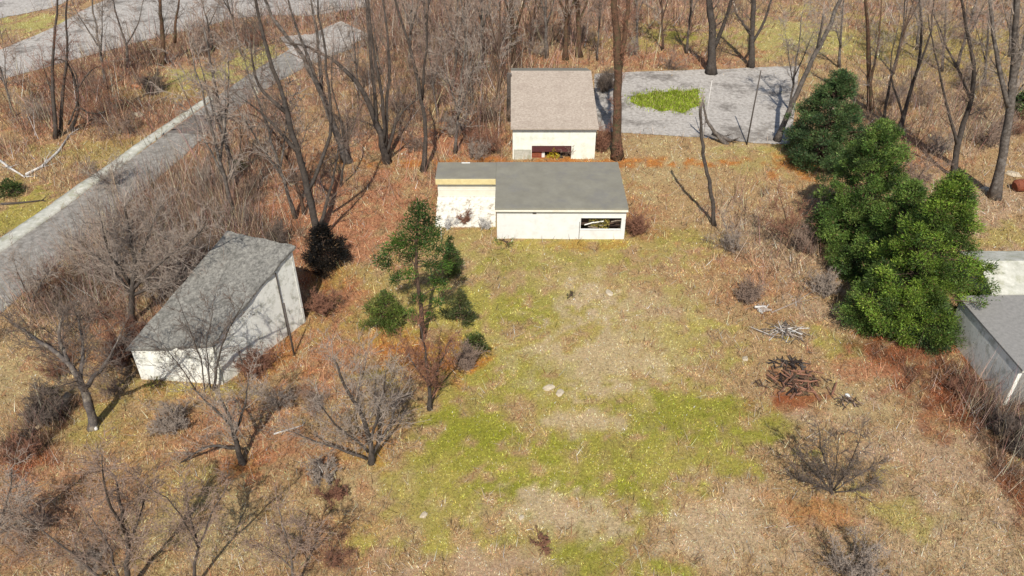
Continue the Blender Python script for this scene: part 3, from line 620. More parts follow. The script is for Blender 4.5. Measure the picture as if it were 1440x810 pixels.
for k,(x,y,lab) in enumerate([(1180,95,'slim bare tree on the far field edge behind the first evergreen'),(1325,100,'slim far bare tree above the forked tree'),(1385,120,'slim far bare tree left of the stout blue grey trunk'),(1290,70,'farthest thin bare tree in the top right brush'),(1420,80,'thin far bare tree in the top right corner')]):
    bare_tree('bare_tree',lab,'tree',[[(x,y),(x+3,y-60),(x+8,y-130)],[(x+2,y-30),(x-14,y-90)]],.14,'bark_grey','twig_grey',10,3,2,(1,2.6),seed=60+k,start=.15,rmin=.018,group='thin trees in the far right brush')
# top left
bare_tree('bare_tree','thin black bare tree, the left one of the pair below the highway','tree',[[(78,195),(76,140),(72,80),(80,20),(84,-60)],[(76,140),(60,90)]],.17,'bark_dark','twig_red',11,3,2,(1,2.4),seed=70)
bare_tree('bare_tree','dark bare tree, the right one of the pair below the highway','tree',[[(84,190),(88,130),(96,70),(92,10),(98,-60)],[(96,175),(112,140),(108,100),(90,75)]],.15,'bark_dark','twig_red',11,3,2,(1,2.4),seed=71)
bare_tree('bare_tree','low crooked dark tree with a loop of hanging branches below the highway','tree',[[(98,185),(112,150),(105,112),(92,78),(70,88)],[(110,150),(125,160),(150,160),(155,130),(140,118)],[(108,125),(130,95),(150,90)]],.16,'bark_dark','twig_red',16,3,2,(1,2),seed=72,start=.2)
bare_tree('bare_tree','upright dark tree with mossy trunk beside the highway','tree',[[(228,92),(230,60),(226,20),(224,-50)],[(246,60),(248,20),(262,-40)]],.28,'bark_vine','twig_dark',13,3,2,(1,2.6),seed=73,start=.2)
bare_tree('bare_tree','pale bare tree with forking crown left of the mossy trunk','tree',[[(180,95),(178,60),(165,30),(155,-20)],[(178,62),(198,30),(205,-30)]],.14,'bark_grey','twig',11,3,2,(1,2.6),seed=74)
bare_tree('bare_tree','thin leaning bare tree at the right end of the highway verge','tree',[[(300,70),(292,30),(278,-20)],[(294,35),(310,0)]],.12,'bark_grey','twig_grey',10,3,2,(1,2.6),seed=75,start=.1)
bare_tree('bare_tree','thin young tree on the road verge below the darker asphalt','tree',[[(336,222),(340,190),(334,160)],[(339,195),(352,165)]],.06,'bark_dark','twig_red',9,2,2,(.6,1.5),seed=76,start=.3)
# left of and around the barn
bare_tree('bare_tree','wide bare tree with dense grey brown crown beside the barn roof','tree',[[(186,452),(184,415),(190,385),(185,340),(175,290)],[(185,412),(155,375),(115,345)],[(186,408),(222,372),(262,345),(290,318)],[(188,392),(205,340),(225,290)],[(184,400),(150,350),(140,300)],[(187,415),(235,395),(290,380)]],.2,'bark_dark','twig_grey',36,3,2,(1,2.6),seed=80,start=.25,ydrift=.5)
bare_tree('bare_tree','gnarled old tree with split pale trunk at the left','tree',[[(130,600),(122,560),(112,530),(92,505),(62,485),(22,455)],[(112,535),(118,490),(110,450)],[(118,548),(150,510),(170,470)],[(95,508),(80,470),(90,440)]],.24,'bark_old','twig_dark',24,3,2,(.8,2),seed=81,start=.35,ydrift=.5)
bare_tree('bare_tree','bare tree with horizontal lower limb in front of the barn','tree',[[(342,652),(332,625),(325,590),(310,560)],[(334,630),(290,625),(262,645),(235,668)],[(330,610),(345,570),(350,530)],[(328,600),(295,570),(270,545)]],.16,'bark_dark','twig_grey',14,3,2,(.7,1.6),seed=82,start=.3,ydrift=.4)
bare_tree('bare_tree','multi stemmed bare tree standing against the near barn wall','tree',[[(300,548),(306,505),(322,460),(340,430)],[(288,548),(282,500),(262,455),(250,420)],[(296,546),(290,480),(300,430)],[(275,548),(250,510),(225,480)]],.08,'bark_dark','twig_dark',13,3,2,(.7,1.8),seed=83,start=.2)
bare_tree('bare_tree','many stemmed bare tree at the lawn edge below the pine','tree',[[(522,650),(520,610),(505,575),(482,540),(470,505)],[(521,620),(535,570),(545,520)],[(515,645),(480,632),(440,620),(405,605)],[(520,612),(500,560),(515,510)],[(524,640),(552,590),(562,545)],[(518,635),(475,600),(450,570)]],.15,'bark_dark','twig_grey',17,3,2,(.8,2),seed=84,start=.2,ydrift=.5)
bare_tree('bare_tree','dark stemmed bush tree with brown tangle right of the lawn edge clump','tree',[[(604,575),(604,530),(598,490),(590,455)],[(604,545),(622,505),(632,480)],[(603,540),(580,510),(570,490)]],.12,'bark_dark','twig_red',18,3,2,(.6,1.5),seed=85,start=.1)
bare_tree('bare_tree','large bare tree at the bottom left with trunk leaving the frame','tree',[[(178,830),(178,770),(172,720),(162,670)],[(178,780),(195,730),(208,690)],[(160,826),(115,790),(70,755),(30,722)],[(170,820),(150,760),(120,715)],[(176,750),(150,700),(140,640)]],.12,'bark_dark','twig',19,3,2,(.8,2),seed=86,start=.2,ydrift=.5)
bare_tree('bare_tree','slender forked bare tree at the bottom left, right of the large one','tree',[[(268,828),(278,770),(295,730),(320,680)],[(279,765),(265,720),(262,690)],[(279,770),(240,700),(200,680)]],.08,'bark_dark','twig',15,3,2,(.7,1.6),seed=87,start=.2)
bare_tree('bare_tree','small upright bare tree at the bottom edge left of the lawn','tree',[[(412,832),(412,790),(402,755),(392,715)],[(412,785),(422,760),(430,735)],[(412,800),(385,775),(365,765)]],.07,'bark_grey','twig',15,3,2,(.6,1.5),seed=88,start=.2)
bare_tree('bare_tree','leaning bare tree cut off by the left edge','tree',[[(-30,760),(0,740),(12,700),(18,660)],[(0,740),(30,720)]],.09,'bark_dark','twig_grey',15,3,2,(.8,1.9),seed=89,start=.2)
bare_tree('bare_tree','bushy bare tree with spread crown at the left edge of the road','tree',[[(40,440),(50,410),(70,380)],[(44,425),(30,395),(20,370)]],.09,'bark_dark','twig_grey',15,3,2,(.8,2),seed=90,start=.2)
bare_tree('bare_tree','young bare tree standing in the pale brush left of the evergreens','tree',[[(1112,350),(1106,310),(1096,275)],[(1110,330),(1125,300)],[(1110,335),(1088,312)]],.06,'bark_brown','twig_red',14,3,2,(.6,1.5),seed=91,start=.2)
bare_tree('bare_tree','dead dark tree with pale broken top right of the shed','tree',[[(1005,316),(1003,285),(996,250),(987,215),(986,180),(985,150)]],.15,'bark_dark','twig_dark',4,2,1,(.3,.8),seed=92,start=.4,top=.6)
bare_tree('bare_tree','fallen grey limb resting beside the broken tree at the drive edge','fallen branch',[[(1022,202),(1008,190),(994,172),(988,140)]],.2,'bark_grey','twig',6,2,2,(.5,1.2),seed=93,start=.2)
# multi stem shrubs
def shrub(label,px,py,h,rad,ns=10,twig='twig_grey',bark='bark_dark',seed=1,lev=3,nk=2,r=.035,name='bare_shrub',cat='shrub',group=None,upness=.08):
    rg=np.random.default_rng(seed); x,y=G(px,py); org=np.array([x,y,hz(x,y)]); t=empty(name,x,y,label,cat,group); S=Segs(); mb=MB()
    bias=rg.normal(0,.3,2)
    for k in range(ns):
        a=2*pi*(k+rg.random())/ns; lean=rg.uniform(.15,1.)*rad/h; L=h*rg.uniform(.32,.9)
        p=org+np.array([cos(a),sin(a),0])*rg.uniform(.02,.15*rad)-np.array([0,0,.08]); d=unit(np.array([cos(a)*lean+bias[0],sin(a)*lean+bias[1],1.])); pts=[p]
        for i in range(4): d=unit(d+rg.normal(0,.12,3)); pts.append(pts[-1]+d*L/4)
        rr=[r*(1-.15*i) for i in range(5)]; mb.tube([q-org for q in pts],rr,5,.2,seed+k)
        for i in range(1,5):
            for _ in range(1+int(rg.random()<.45)): sprout(rg,S,pts[i],rdir(rg,d,rg.uniform(.3,.9)),L*rg.uniform(.35,.6),rr[i]*.5,lev,nk,upness,.009)
    mb.build('stems',MAT[bark],t); link('twigs',S.mesh('twigs',MAT[twig],org),t); return t
bare_tree('bare_shrub','dark grey bare shrub at the lower right standing alone on dry grass','shrub',[[(1172,694),(1166,665),(1156,635),(1150,602)],[(1171,690),(1190,665),(1203,635),(1212,604)],[(1170,692),(1145,680),(1116,668)],[(1173,690),(1200,672),(1238,650)],[(1170,688),(1176,650),(1180,612)],[(1168,690),(1140,655),(1122,640)],[(1175,692),(1206,690),(1226,676)]],.075,'bark_dark','twig_dark',15,3,2,(.5,1.1),seed=1,start=.12,ydrift=.6)
shrub('low rounded grey pink shrub at the bottom right below the dark one',1200,812,1.6,2.4,22,'twig_grey','twig',2,3,2,.02)
shrub('small reddish dead shrub alone on the bottom of the lawn',760,760,.7,.9,16,'twig_red','char',3,2,3,.03)
shrub('dark red brown shrub against the right end of the white shed',900,328,1.5,1.1,18,'twig_red','twig_red',4,3,2,.02)
shrub('dense dark brown round bush beside the orange bank near the road',222,130,1.8,1.1,26,'twig_dark','twig_dark',5,3,3,.03)
for k,(x,lb) in enumerate([(628,'left one'),(684,'right one beside the shed corner')]):
    shrub('pale twiggy shrub along the cream wing, '+lb,x,322,.8,.6,9,'bone','bone',6+k,3,2,.012,group='pale shrubs along the cream wing')
shrub('rust coloured dead creeper on the pale slope of the cream wing',656,316,1.0,.5,7,'twig_red','twig_red',9,3,2,.012)
shrub('low rusty dead brush lying over the burnt pile',1125,548,.5,1.3,14,'twig_red','twig_dark',50,3,2,.02)
shrub('orange brown bush in front of the long barn wall',372,520,1.4,1.3,24,'twig_red','twig_red',8,3,2,.02)
shrub('red brown bush right of the barn end wall',455,440,1.5,1.5,22,'twig_red','twig_red',9,3,2,.02)
shrub('grey flattened twig shrub left of the lawn edge tree base',455,668,.8,1.6,22,'twig_grey','bone',10,3,2,.02)
shrub('dry red brown shrub on the ground below the flattened grey one',470,700,.7,1.3,20,'twig_red','twig_red',11,3,2,.02)
shrub('brown bare bush at the orange leaves right of the pine base',655,520,1.4,1.0,20,'twig','twig',12,3,2,.02)
shrub('dark olive bare bush between barn roof and tall curving tree',385,338,2.,1.4,20,'twig_dark','twig',13,3,2,.02)
shrub('bare grey bush climbing at the left end of the barn wall',182,500,2.2,1.4,20,'twig_red','twig_dark',14,3,3,.03)
shrub('bare brush at the front of the barn below its wall',250,600,1.5,1.8,22,'twig_grey','twig',15,3,2,.02)
shrub('tangled dark brown shrub at the left edge in red leaves',35,640,1.1,2.0,16,'twig_red','twig_red',16,3,2,.02)
shrub('brown tangle under the gnarled old tree',60,590,1.6,1.5,22,'twig_dark','twig_dark',17,3,3,.03)
shrub('purplish bare shrub below the broken dead tree',1050,420,1.3,1.3,22,'twig','twig',18,3,2,.018)
shrub('thin pinkish shrub beside the young bare tree left of the evergreens',1135,355,1.7,1.4,20,'twig','twig_red',19,3,2,.02)
shrub('pale pink shrub halfway between the young bare tree and the debris',1160,415,1.4,1.4,20,'twig_grey','twig_grey',20,3,2,.018)
shrub('reddish shrub below the vine covered trunk beside the back house',846,214,1.9,1.1,22,'twig_red','twig_red',21,3,2,.02)
shrub('tangled brown shrub against the back house wall near the dark opening',800,216,1.3,1.0,20,'twig','twig_dark',22,3,2,.02)
shrub('dark round bush at the right side of the back house roof',848,128,1.8,1.2,24,'twig_dark','twig_dark',23,3,3,.03)
shrub('dark brown bush at the wall foot of the right house',1402,608,1.3,1.5,24,'twig_dark','twig_dark',24,3,3,.02)
shrub('dark brown bush at the right edge below the right house',1438,640,1.4,1.6,24,'twig_dark','twig_red',25,3,3,.02)
shrub('rust brown bush in the shadowed litter left of the right house wall',1350,545,1.2,1.4,22,'twig_red','twig_dark',26,3,2,.02)
thick=[(560,140),(625,60),(650,110),(690,150),(640,175),(690,60),(600,100),(665,205),(700,195),(585,195),(135,365),(215,315),(300,290),(290,250),(80,410),(350,260),(60,150),(130,110),(180,170),(290,60),(350,50),(1280,240),(1320,200),(1390,190),(1250,130),(1360,110),(1420,170),(1300,130),(890,60),(820,40),(940,80),(760,60),(560,50),(520,100),(160,240)]
where=['in the pink brush right of the five stemmed tree','high in the brush above the shed wing','in the middle of the pink brush patch','in the brush just left of the back house','at the foot of the slender tree by the shed','in the back brush left of the ivied trunks','behind the slender dark tree','right behind the left end of the shed roof','between shed roof and back house corner','behind the slender tree, near its base',
 'along the near road edge, leftmost','along the near road edge, above the wide bare tree','above the barn roof','right of the road bend','close to the lower end of the road','behind the olive bush above the barn','left of the black pair of trees','above the crooked looped tree','in the red tangle left of the dark round bush','under the thin verge tree','at the far end of the yellow verge','between second evergreen and forked tree','left of the forked bare tree','between forked and stout right trees','above the second evergreen top','high above the forked tree','at the right edge beside the stout trunk','beside the slanting black trunk','right of the vine trunk in the far grass','behind the back house ridge, right','on the litter bank above the lawn strip','behind the back house ridge, left','at the top between the two dark clumps','left of the five stemmed tree top','on the bank between pavement and fallen logs']
tw=['twig','twig_grey','twig_red','twig','twig_grey']
def copy_thing(src,px,py,label,rz,sc):
    r=src.copy(); COL.objects.link(r); x,y=G(px,py); r.location=(x,y,hz(x,y)); r.rotation_euler=(0,0,rz); r.scale=(sc,)*3; r['label']=label
    for ch in src.children:
        c=ch.copy(); COL.objects.link(c); c.parent=r
    return r
more=[(505,120,'left of the five stemmed tree, upper'),(615,150,'in the brush right of the slender dark tree'),(640,200,'in the brush just behind the shed wing roof'),(665,130,'in the middle of the pink brush'),(700,120,'beside the thick dark post by the back house'),(655,60,'high in the brush near the top edge, left of the ivied trunk'),(600,60,'at the top edge above the slender dark tree'),(535,90,'at the top edge above the five stemmed tree'),(415,290,'between the olive bush and the tall curving tree'),
 (840,70,'at the top just left of the vine covered trunk'),(745,60,'at the top between ivied trunk and grey trunk'),(330,245,'in the brush below the road bend'),(330,290,'above the far corner of the barn roof'),(20,150,'at the left edge under the highway'),(150,110,'left of the round dark bush, on the highway bank'),(340,60,'on the verge where road meets highway'),(1255,90,'at the top right between ivied and slanting trunks'),(1345,80,'at the top above the dark forked tree'),(1405,170,'just left of the stout blue grey trunk'),(965,60,'in the grass left of the stout dark driveway tree'),(1110,140,'at the right end of the driveway')]
protos=[]
tsrc=[o for o in bpy.data.objects if o.get('group')=='bare trees along the back of the lot']
for k,((x,y),wh) in enumerate(zip(thick,where)):
    rr=random.Random(k); lab='leafless twiggy bush '+wh
    if k<6: protos.append(shrub(lab,x,y+18,2.4,1.9,9,tw[k%5],'twig_dark',100+k,3,2,.024,group='leafless bushes of the thicket'))
    else: copy_thing(protos[k%6],x,y+18,lab,rr.uniform(0,6.28),rr.uniform(.75,1.3))

for k,(x,y,wh) in enumerate(more):
    rr=random.Random(900+k); copy_thing(tsrc[(4,5,8,7,6,1)[k%6]],x,y+15,'bare tree '+wh,rr.uniform(0,6.28),rr.uniform(.55,1.05))
for k,(x,y,wh) in enumerate([(110,345,'left of the wide bare tree'),(150,385,'beneath the wide bare tree, left side'),(235,375,'beneath the wide bare tree, by the barn roof'),(70,425,'at the lower road edge beside the spread crown'),(275,345,'against the far left corner of the barn'),(215,325,'above the wide bare tree crown'),(130,440,'above the gnarled old tree'),(345,300,'up the bank behind the barn'),(90,520,'beneath the gnarled old tree crown'),(160,545,'between gnarled tree and barn front'),(395,560,'in the russet litter below the barn end'),(440,560,'left of the lawn edge tree crown'),(60,730,'at the bottom left between large trunk and frame edge'),(120,790,'at the foot of the large bottom left tree'),(460,780,'right of the small upright tree at the bottom edge'),(560,560,'between the lawn edge tree and brown tangle'),(1030,340,'below the dead broken tree'),(1150,300,'uphill of the pinkish shrub by the evergreens')]):
    rr=random.Random(700+k); copy_thing(protos[k%6],x,y+12,'airy leafless bush '+wh,rr.uniform(0,6.28),rr.uniform(.5,1.0))
# evergreens
def evergreen(label,px,py,H_,R_,seed,ncl,per,cols,leaf=.2,prof=None,rb=.22,clumps=None,name='evergreen_tree',cat='tree',trunk=None,base=.04,cr=(.45,.9)):
    rg=np.random.default_rng(seed); x,y=G(px,py); org=np.array([x,y,hz(x,y)]); t=empty(name,x,y,label,cat)
    prof=prof or (lambda u:(1-u)**.62*(.55+.45*min(1,u/.18)))
    cs=[];
    if clumps is None:
        for k in range(ncl):
            u=base+(1-base)*rg.random()**1.15*.99; a=rg.uniform(0,2*pi); lob=1+.22*sin(3*a+seed)+.15*sin(5*a+u*9)
            rr=R_*prof(u)*lob*(rg.uniform(.45,1.05)); s=rg.uniform(*cr)*(1.1-.5*u)
            cs.append((rr*cos(a),rr*sin(a),H_*u,s))
    else: cs=clumps
    V=[];Cc=[]
    for (cx,cy,cz,s) in cs:
        n=int(1.55*per*(s/.7)**1.6); d=rg.normal(size=(n,3)); d/=np.linalg.norm(d,axis=1,keepdims=True); rad=s*rg.random(n)**.6
        rad*=np.where(rg.random(n)<.12,1.35,1.); d[:,2]*=.75; c=np.array([cx,cy,cz])+d*rad[:,None]; out=unit(np.array([cx,cy,R_*.35]))
        ax=d+rg.normal(0,.55,(n,3))+out*.6+np.array([0,0,.25]); ax/=np.linalg.norm(ax,axis=1,keepdims=True)
        sd_=np.cross(ax,rg.normal(size=(n,3))); sd_/=np.linalg.norm(sd_,axis=1,keepdims=True)
        l=leaf*rg.uniform(.6,1.7,n)[:,None]; wv=l*.2
        V.append(np.stack([c-sd_*wv,c+sd_*wv,c+ax*l],1).reshape(-1,3))
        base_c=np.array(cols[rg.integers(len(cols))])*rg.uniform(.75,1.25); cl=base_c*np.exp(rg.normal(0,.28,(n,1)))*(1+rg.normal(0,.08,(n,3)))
        dead=rg.random(n)<.03; cl[dead]=(.16,.10,.05)
        Cc.append(np.repeat(cl,3,0))
    V=np.concatenate(V); V[:,2]=np.maximum(V[:,2],-.02); Cc=np.concatenate(Cc)
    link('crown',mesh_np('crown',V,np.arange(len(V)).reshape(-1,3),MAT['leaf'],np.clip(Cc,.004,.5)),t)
    mb=MB(); S=Segs()
    pts=trunk or [(0,0,-.2),(.05,0,H_*.3),(-.05,.05,H_*.6),(0,0,H_*.93)]
    n=len(pts); mb.tube(pts,[rb*(1-.85*i/(n-1)) for i in range(n)],8,.2,seed)
    mb.build('trunk',MAT['bark_brown'],t,smooth=True)
    P=np.array(pts,float)
    for (cx,cy,cz,s) in cs[::2]:
        zz=max(cz-.25*math.hypot(cx,cy),.1); xx=np.interp(zz,P[:,2],P[:,0]); yy=np.interp(zz,P[:,2],P[:,1])
        S.add(np.array([xx,yy,zz]),np.array([(xx+cx)/2,(yy+cy)/2,(zz+cz)/2+.05]),.05,.035); S.add(np.array([(xx+cx)/2,(yy+cy)/2,(zz+cz)/2+.05]),np.array([cx,cy,cz]),.035,.012)
    tag(link('limbs',S.mesh('limbs',MAT['bark_brown'],np.zeros(3),4),t),kind='stuff')
    return t
CG=[(.075,.13,.026),(.10,.16,.03),(.04,.07,.018),(.14,.21,.045)]
DG=[(.045,.08,.03),(.065,.11,.035),(.10,.15,.05)]
YG=[(.115,.18,.024),(.17,.25,.035),(.05,.085,.018),(.09,.14,.024)]
evergreen('dark green evergreen with leaning left side, farthest of the right hand row',1150,232,7.6,3.3,1,260,330,DG,.115,cr=(.3,.8))
evergreen('broad mid green evergreen in the middle of the right hand row',1195,345,8.8,3.6,2,380,360,CG,.105,cr=(.3,.8))
evergreen('largest bright yellow green evergreen, nearest of the right hand row beside the house',1270,462,9.8,3.3,3,430,380,YG,.10,cr=(.3,.8))
evergreen('low dark evergreen growing at the foot of the largest one, left side',1217,458,4.4,1.6,4,120,360,CG,.10,cr=(.3,.7))
evergreen('dark green evergreen filling the gap between the middle and nearest of the row',1240,400,7.2,2.9,5,220,360,CG,.105,cr=(.3,.8))
evergreen('short dark evergreen beside the wall of the right house',1300,484,3.2,1.3,6,80,330,DG,.10,cr=(.3,.6))
evergreen('bright light green bush spilling over the far end of the right house wall',1350,462,2.6,.7,7,22,240,YG,.15,name='evergreen_bush',cat='bush')
# sparse pine in the middle
bx_,by_=G(595,475); k_=[]
rgp=np.random.default_rng(12)
for (px,py,s) in [(592,292,.55),(600,312,.6),(578,322,.6),(612,330,.5),(560,338,.5),(548,352,.45),(592,345,.6),(618,352,.5),(575,362,.6),(545,372,.4),(606,372,.5),(560,388,.35),(625,375,.4),(585,302,.5),(570,345,.6),(535,365,.4),(598,330,.6),(610,395,.3),(590,420,.35),(575,385,.4),(615,425,.35),(603,440,.3),(622,400,.4),(580,440,.3),(555,395,.3),(632,350,.3)]:
    yy=by_+rgp.uniform(-.8,.8); q=PY(px,py,yy); k_.append((q[0]-bx_,yy-by_,q[2]-hz(bx_,by_),s*1.15))
tp_=[PY(a_,b_,by_) for a_,b_ in [(597,478),(592,430),(585,380),(586,330),(590,288)]]; trk=[(q[0]-bx_,0,q[2]-hz(bx_,by_)) for q in tp_]; trk[0]=(0,0,-.2)
evergreen('sparse green pine with bare dark trunk at the middle left of the lawn',595,475,8,2,8,0,420,[(.05,.10,.018),(.07,.13,.02),(.035,.07,.015)],.11,clumps=k_,trunk=trk,rb=.17,name='pine_tree')
evergreen('bright green round bush at the left foot of the pine',545,452,1.9,1.5,9,60,330,[(.10,.14,.025),(.07,.10,.022),(.15,.17,.04)],.09,name='evergreen_bush',cat='bush',rb=.06,cr=(.3,.5),prof=lambda u:(1-u)**.4*(.7+.3*min(1,u/.2)))
evergreen('narrow green young cedar between the pine and the shed wing',636,388,2.9,.65,10,30,330,[(.05,.08,.02),(.10,.11,.03)],.10,rb=.05,name='evergreen_bush',cat='bush',cr=(.25,.42))
evergreen('olive green bush right of the pine trunk',648,450,1.9,.9,11,30,300,[(.06,.075,.025),(.08,.09,.03)],.10,rb=.05,name='evergreen_bush',cat='bush',cr=(.3,.45))
evergreen('low green bush at the lawn edge below the olive bush',668,492,1.0,.9,12,18,140,[(.075,.09,.02),(.06,.08,.02)],.14,rb=.04,name='evergreen_bush',cat='bush',cr=(.25,.4))
evergreen('mound of near black leaves at the foot of the tall curving tree',460,372,3.0,1.6,13,90,330,[(.007,.006,.005),(.016,.012,.008),(.005,.005,.004)],.10,rb=.05,name='evergreen_bush',cat='bush',cr=(.35,.5))  # near-black leaf colours over the dark area beside the trunk
evergreen('tiny dark green tuft alone on the upper lawn',804,416,.35,.45,14,9,60,[(.04,.07,.02)],.1,rb=.02,name='green_tuft',cat='plant',cr=(.12,.2))
evergreen('small green bush on the verge beside the thin young tree',333,240,.9,.7,15,14,120,[(.07,.10,.02)],.14,rb=.03,name='evergreen_bush',cat='bush',cr=(.25,.4))
evergreen('dark green bush at the left edge beside the fallen logs',15,272,1.,1.3,16,22,120,[(.05,.075,.02)],.15,rb=.03,name='evergreen_bush',cat='bush',cr=(.3,.5))
evergreen('yellow flowering bush in front of the back house wall',778,222,.9,.4,17,10,110,[(.55,.36,.02),(.45,.30,.02)],.12,rb=.03,name='yellow_bush',cat='bush',cr=(.2,.35))
evergreen('yellow green weeds along the foot of the barn front',220,543,.4,.9,18,16,60,[(.16,.15,.02),(.10,.11,.02)],.12,rb=.02,name='weed_clump',cat='plant',cr=(.15,.25))
evergreen('green weeds along the foot of the white shed left corner',710,342,.35,.9,19,14,60,[(.10,.14,.03)],.12,rb=.02,name='weed_clump',cat='plant',cr=(.15,.25))
evergreen('dark evergreen cut by the right edge behind the stout tree',1448,165,3.5,1.2,20,30,160,DG,.2)

# ------------------------------------------------------------ logs, debris, poles, stones
def log(label,pts,r,mat='bone',name='fallen_log',cat='log',seed=1,br=4,twig=None):
    P=[np.array([*G(px,py),0.]) for px,py in pts]
    org=np.array([P[0][0],P[0][1],hz(P[0][0],P[0][1])])
    for p in P: p[2]=hz(p[0],p[1])+r*.7
    t=empty(name,org[0],org[1],label,cat); mb=MB(); n=len(P); mb.tube([p-org for p in P],[r*(1-.5*i/(n-1)) for i in range(n)],8,.3,seed); mb.build('trunk',MAT[mat],t,smooth=True)
    rg=np.random.default_rng(seed); S=Segs()
    for k in range(br):
        i=rg.integers(1,n); sprout(rg,S,P[i],rdir(rg,unit(P[i]-P[i-1]),.7),rg.uniform(.6,1.5),r*.4,2,2,.02,.012)
    if br: tag(link('branches',S.mesh('branches',MAT[twig or mat],org),t),kind='stuff')
    return t
log('bleached fallen log lying up the bank, the longer one at the left',[(38,248),(60,236),(82,215),(98,192)],.13,seed=1,br=9)
log('bleached fallen log at the left edge, lower one',[(-6,222),(12,236),(34,250)],.12,seed=2,br=8)
log('dark fallen log at the left edge on green grass',[(-5,288),(25,286),(60,282)],.1,'bark_dark',seed=3,br=3)
log('orange brown rotten log leaning from the gnarled tree into dark litter',[(98,558),(86,574),(70,590),(52,606)],.2,'bark_pale',seed=4,br=5,twig='twig_dark')
log('grey split log standing right of the gnarled trunk base',[(122,556),(128,575),(136,606)],.14,'bone',seed=5,br=0)
log('dark log lying at the foot of the broken tree by the driveway',[(1003,190),(1015,196),(1028,201)],.24,'bark_grey',seed=6,br=3)
log('thin pale branch lying left of the lawn edge tree',[(385,612),(405,606),(425,600)],.05,'bone',seed=7,br=3)
log('long pale dead limb lying uphill in the pink brush right of the lawn',[(1085,440),(1120,425),(1150,405),(1172,392)],.05,'twig_grey',seed=8,br=7,twig='twig_grey')
log('thin dark branch lying before the tangled shrub at back house wall',[(790,222),(776,212),(768,200)],.1,'bark_dark',seed=9,br=4)
def pile(name,label,cat,px,py,n,rx,ry,h,mats,r=(.03,.08),L=(.5,1.6),seed=1,part='stick'):
    rg=np.random.default_rng(seed); x,y=G(px,py); t=empty(name,x,y,label,cat); z0=t.location.z
    for k in range(n):
        q=rg.normal(0,.42,2); q=q/max(1,np.linalg.norm(q)); cx,cy=q[0]*rx,q[1]*ry; cz=h*(1-np.linalg.norm(q))*rg.random()+.03+hz(x+cx,y+cy)-z0
        a=rg.uniform(0,pi); l=rg.uniform(*L)/2; rr=rg.uniform(*r); d=np.array([cos(a)*l,sin(a)*l,rg.uniform(-.15,.15)*l])
        c=np.array([cx,cy,cz+rr]); MB().tube([c-d,c+rg.normal(0,.06,3)*l,c+d],[rr,rr*.9,rr*.6],6,.3,seed+k).build(part,MAT[mats[k%len(mats)]],t)
    return t
pile('burn_pile','black and brown charred brush pile in rusty soil right of the lawn','brush pile',1118,540,120,2.0,1.5,.22,['char','bark_brown','twig_red','twig_red','bark_vine'],seed=1,L=(.15,1.0),r=(.02,.06))
pile('burn_pile','small black charred heap just above the larger burnt pile','brush pile',1112,512,40,1.2,.5,.2,['char','bark_dark'],seed=2,L=(.15,.8),r=(.02,.05))
pile('branch_pile','heap of bleached grey branches above the burnt pile','brush pile',1102,468,80,1.3,.7,.45,['twig_grey','twig_grey','bark_grey','bone','twig_dark'],seed=3,L=(.3,1.5),r=(.012,.035))
pile('branch_pile','small dark debris heap with a white scrap beside the burnt pile','brush pile',1188,566,30,.8,.5,.2,['bark_dark','twig','bark_brown'],seed=4,L=(.2,.7),r=(.012,.035))
pile('branch_pile','small grey twig heap at the edge of the pale brush','brush pile',1072,436,10,.5,.3,.2,['bone','twig_grey'],seed=5,L=(.3,.9))
def rock(label,px,py,s,seed,mat='stone',name='stone'):
    import bmesh
    rg=random.Random(seed); bm=bmesh.new(); bmesh.ops.create_icosphere(bm,subdivisions=2,radius=1)
    for v in bm.verts: v.co*=rg.uniform(.8,1.15); v.co.x*=s*1.2; v.co.y*=s*.8; v.co.z*=s*.4
    me=bpy.data.meshes.new(name); bm.to_mesh(me); bm.free(); me.materials.append(MAT[mat]); o=link(name,me); x,y=G(px,py); o.location=(x,y,hz(x,y)+s*.1); o.rotation_euler=(0,0,rg.random()*3)
    return tag(o,label,'stone')
rock('pale flat stone on the lawn, the left one of two in the middle',771,546,.28,1); rock('pale flat stone on the lawn, the right one of two in the middle',787,553,.26,2)
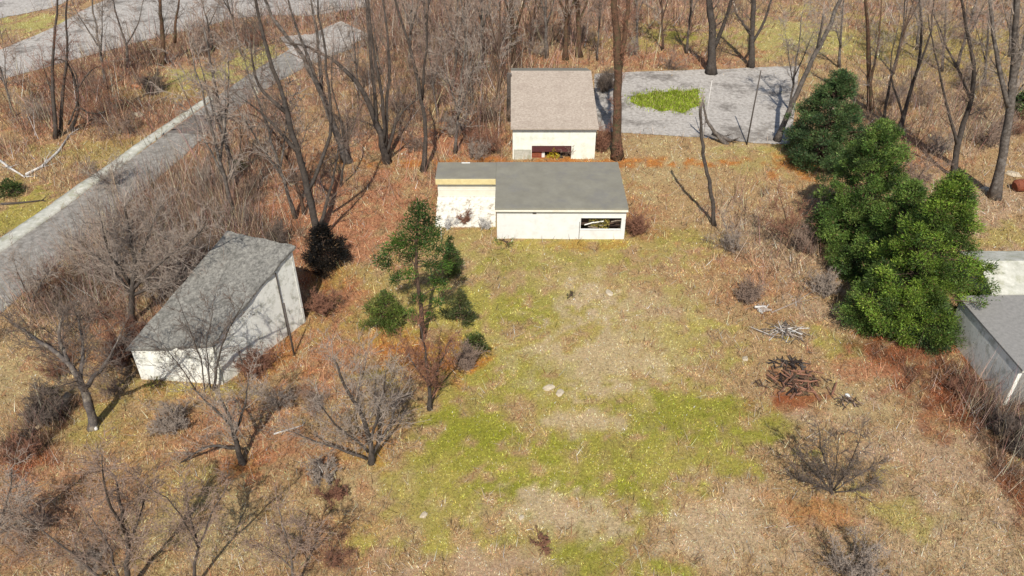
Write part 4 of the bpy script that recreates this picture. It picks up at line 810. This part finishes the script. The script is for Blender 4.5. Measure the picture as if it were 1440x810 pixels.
rock('pale flat stone lying in the bare patch high on the lawn',857,412,.26,3); rock('small white scrap beside the dark debris heap',1192,558,.16,4,'white','white_scrap')
rock('pale stone at the edge of the brush below the branch heap',1048,505,.2,5); rock('orange clay bank lump left of the dark round bush',196,122,.75,6,'clay','clay_lump')
rock('grey stump stone in the red tangle left of the pavement',196,162,.5,7,'stone'); rock('pale boulder at the foot of the stout tree near the right edge',1425,246,.5,8)
rock('pink brown boulder at the foot of the stout right tree',1388,268,.45,9); rock('pale flat stone near the bottom of the lawn above the reddish shrub',733,728,.14,10)
rock('pale flat stone below the third lawn bare patch',596,724,.18,11)
def pole(label,px,py,h,r=.07,mat='pole',name='wooden_post',cat='post',arm=0):
    x,y=G(px,py); t=empty(name,x,y,label,cat); MB().tube([(0,0,-.3),(0,0,h*.5),(.02,0,h)],[r,r*.92,r*.8],8).build('post',MAT[mat],t,smooth=True)
    MB().tube([(.02,0,h-.002),(.02,0,h+.04)],[r*.9,r*.5],8).build('cap',MAT['bark_grey'],t)
    return t
pole('tall thin pole standing in the grey driveway',1050,204,6.2,.06)
pole('thinner pole at the driveway beside the green lawn strip',988,198,5.2,.035,'bone')
pole('dark post standing in front of the barn end wall',414,500,3.6,.055)
pole('dark post in front of the near end of the long barn wall',345,530,1.9,.04)
pole('thick dark post left of the back house',716,170,4.2,.24,'bark_dark')
pole('thin pale post in front of the left end of the cream wing',621,340,1.5,.035,'bone')
x,y=G(1440,268); t=empty('rusty_drum',x,y,'rusty brown drum lying on the ground at the right edge','drum')
MB().tube([(-.9,-.1,.42),(-.8,-.08,.45),(.3,.05,.45),(.4,.06,.45)],[.3,.45,.45,.42],16).build('drum_body',MAT['rust'],t,smooth=False)
for k in (-.5,0.): MB().tube([(k-.02,-.05+.08*(k+.5),.45),(k+.03,-.04+.08*(k+.5),.45)],[.47,.47],16).build('hoop',MAT['rust'],t)
tot=0
for o in bpy.data.objects:
    if o.type=='MESH': tot+=sum(len(p.vertices)-2 for p in o.data.polygons) if len(o.data.polygons)<200000 else len(o.data.polygons)

print('TRIS',tot)
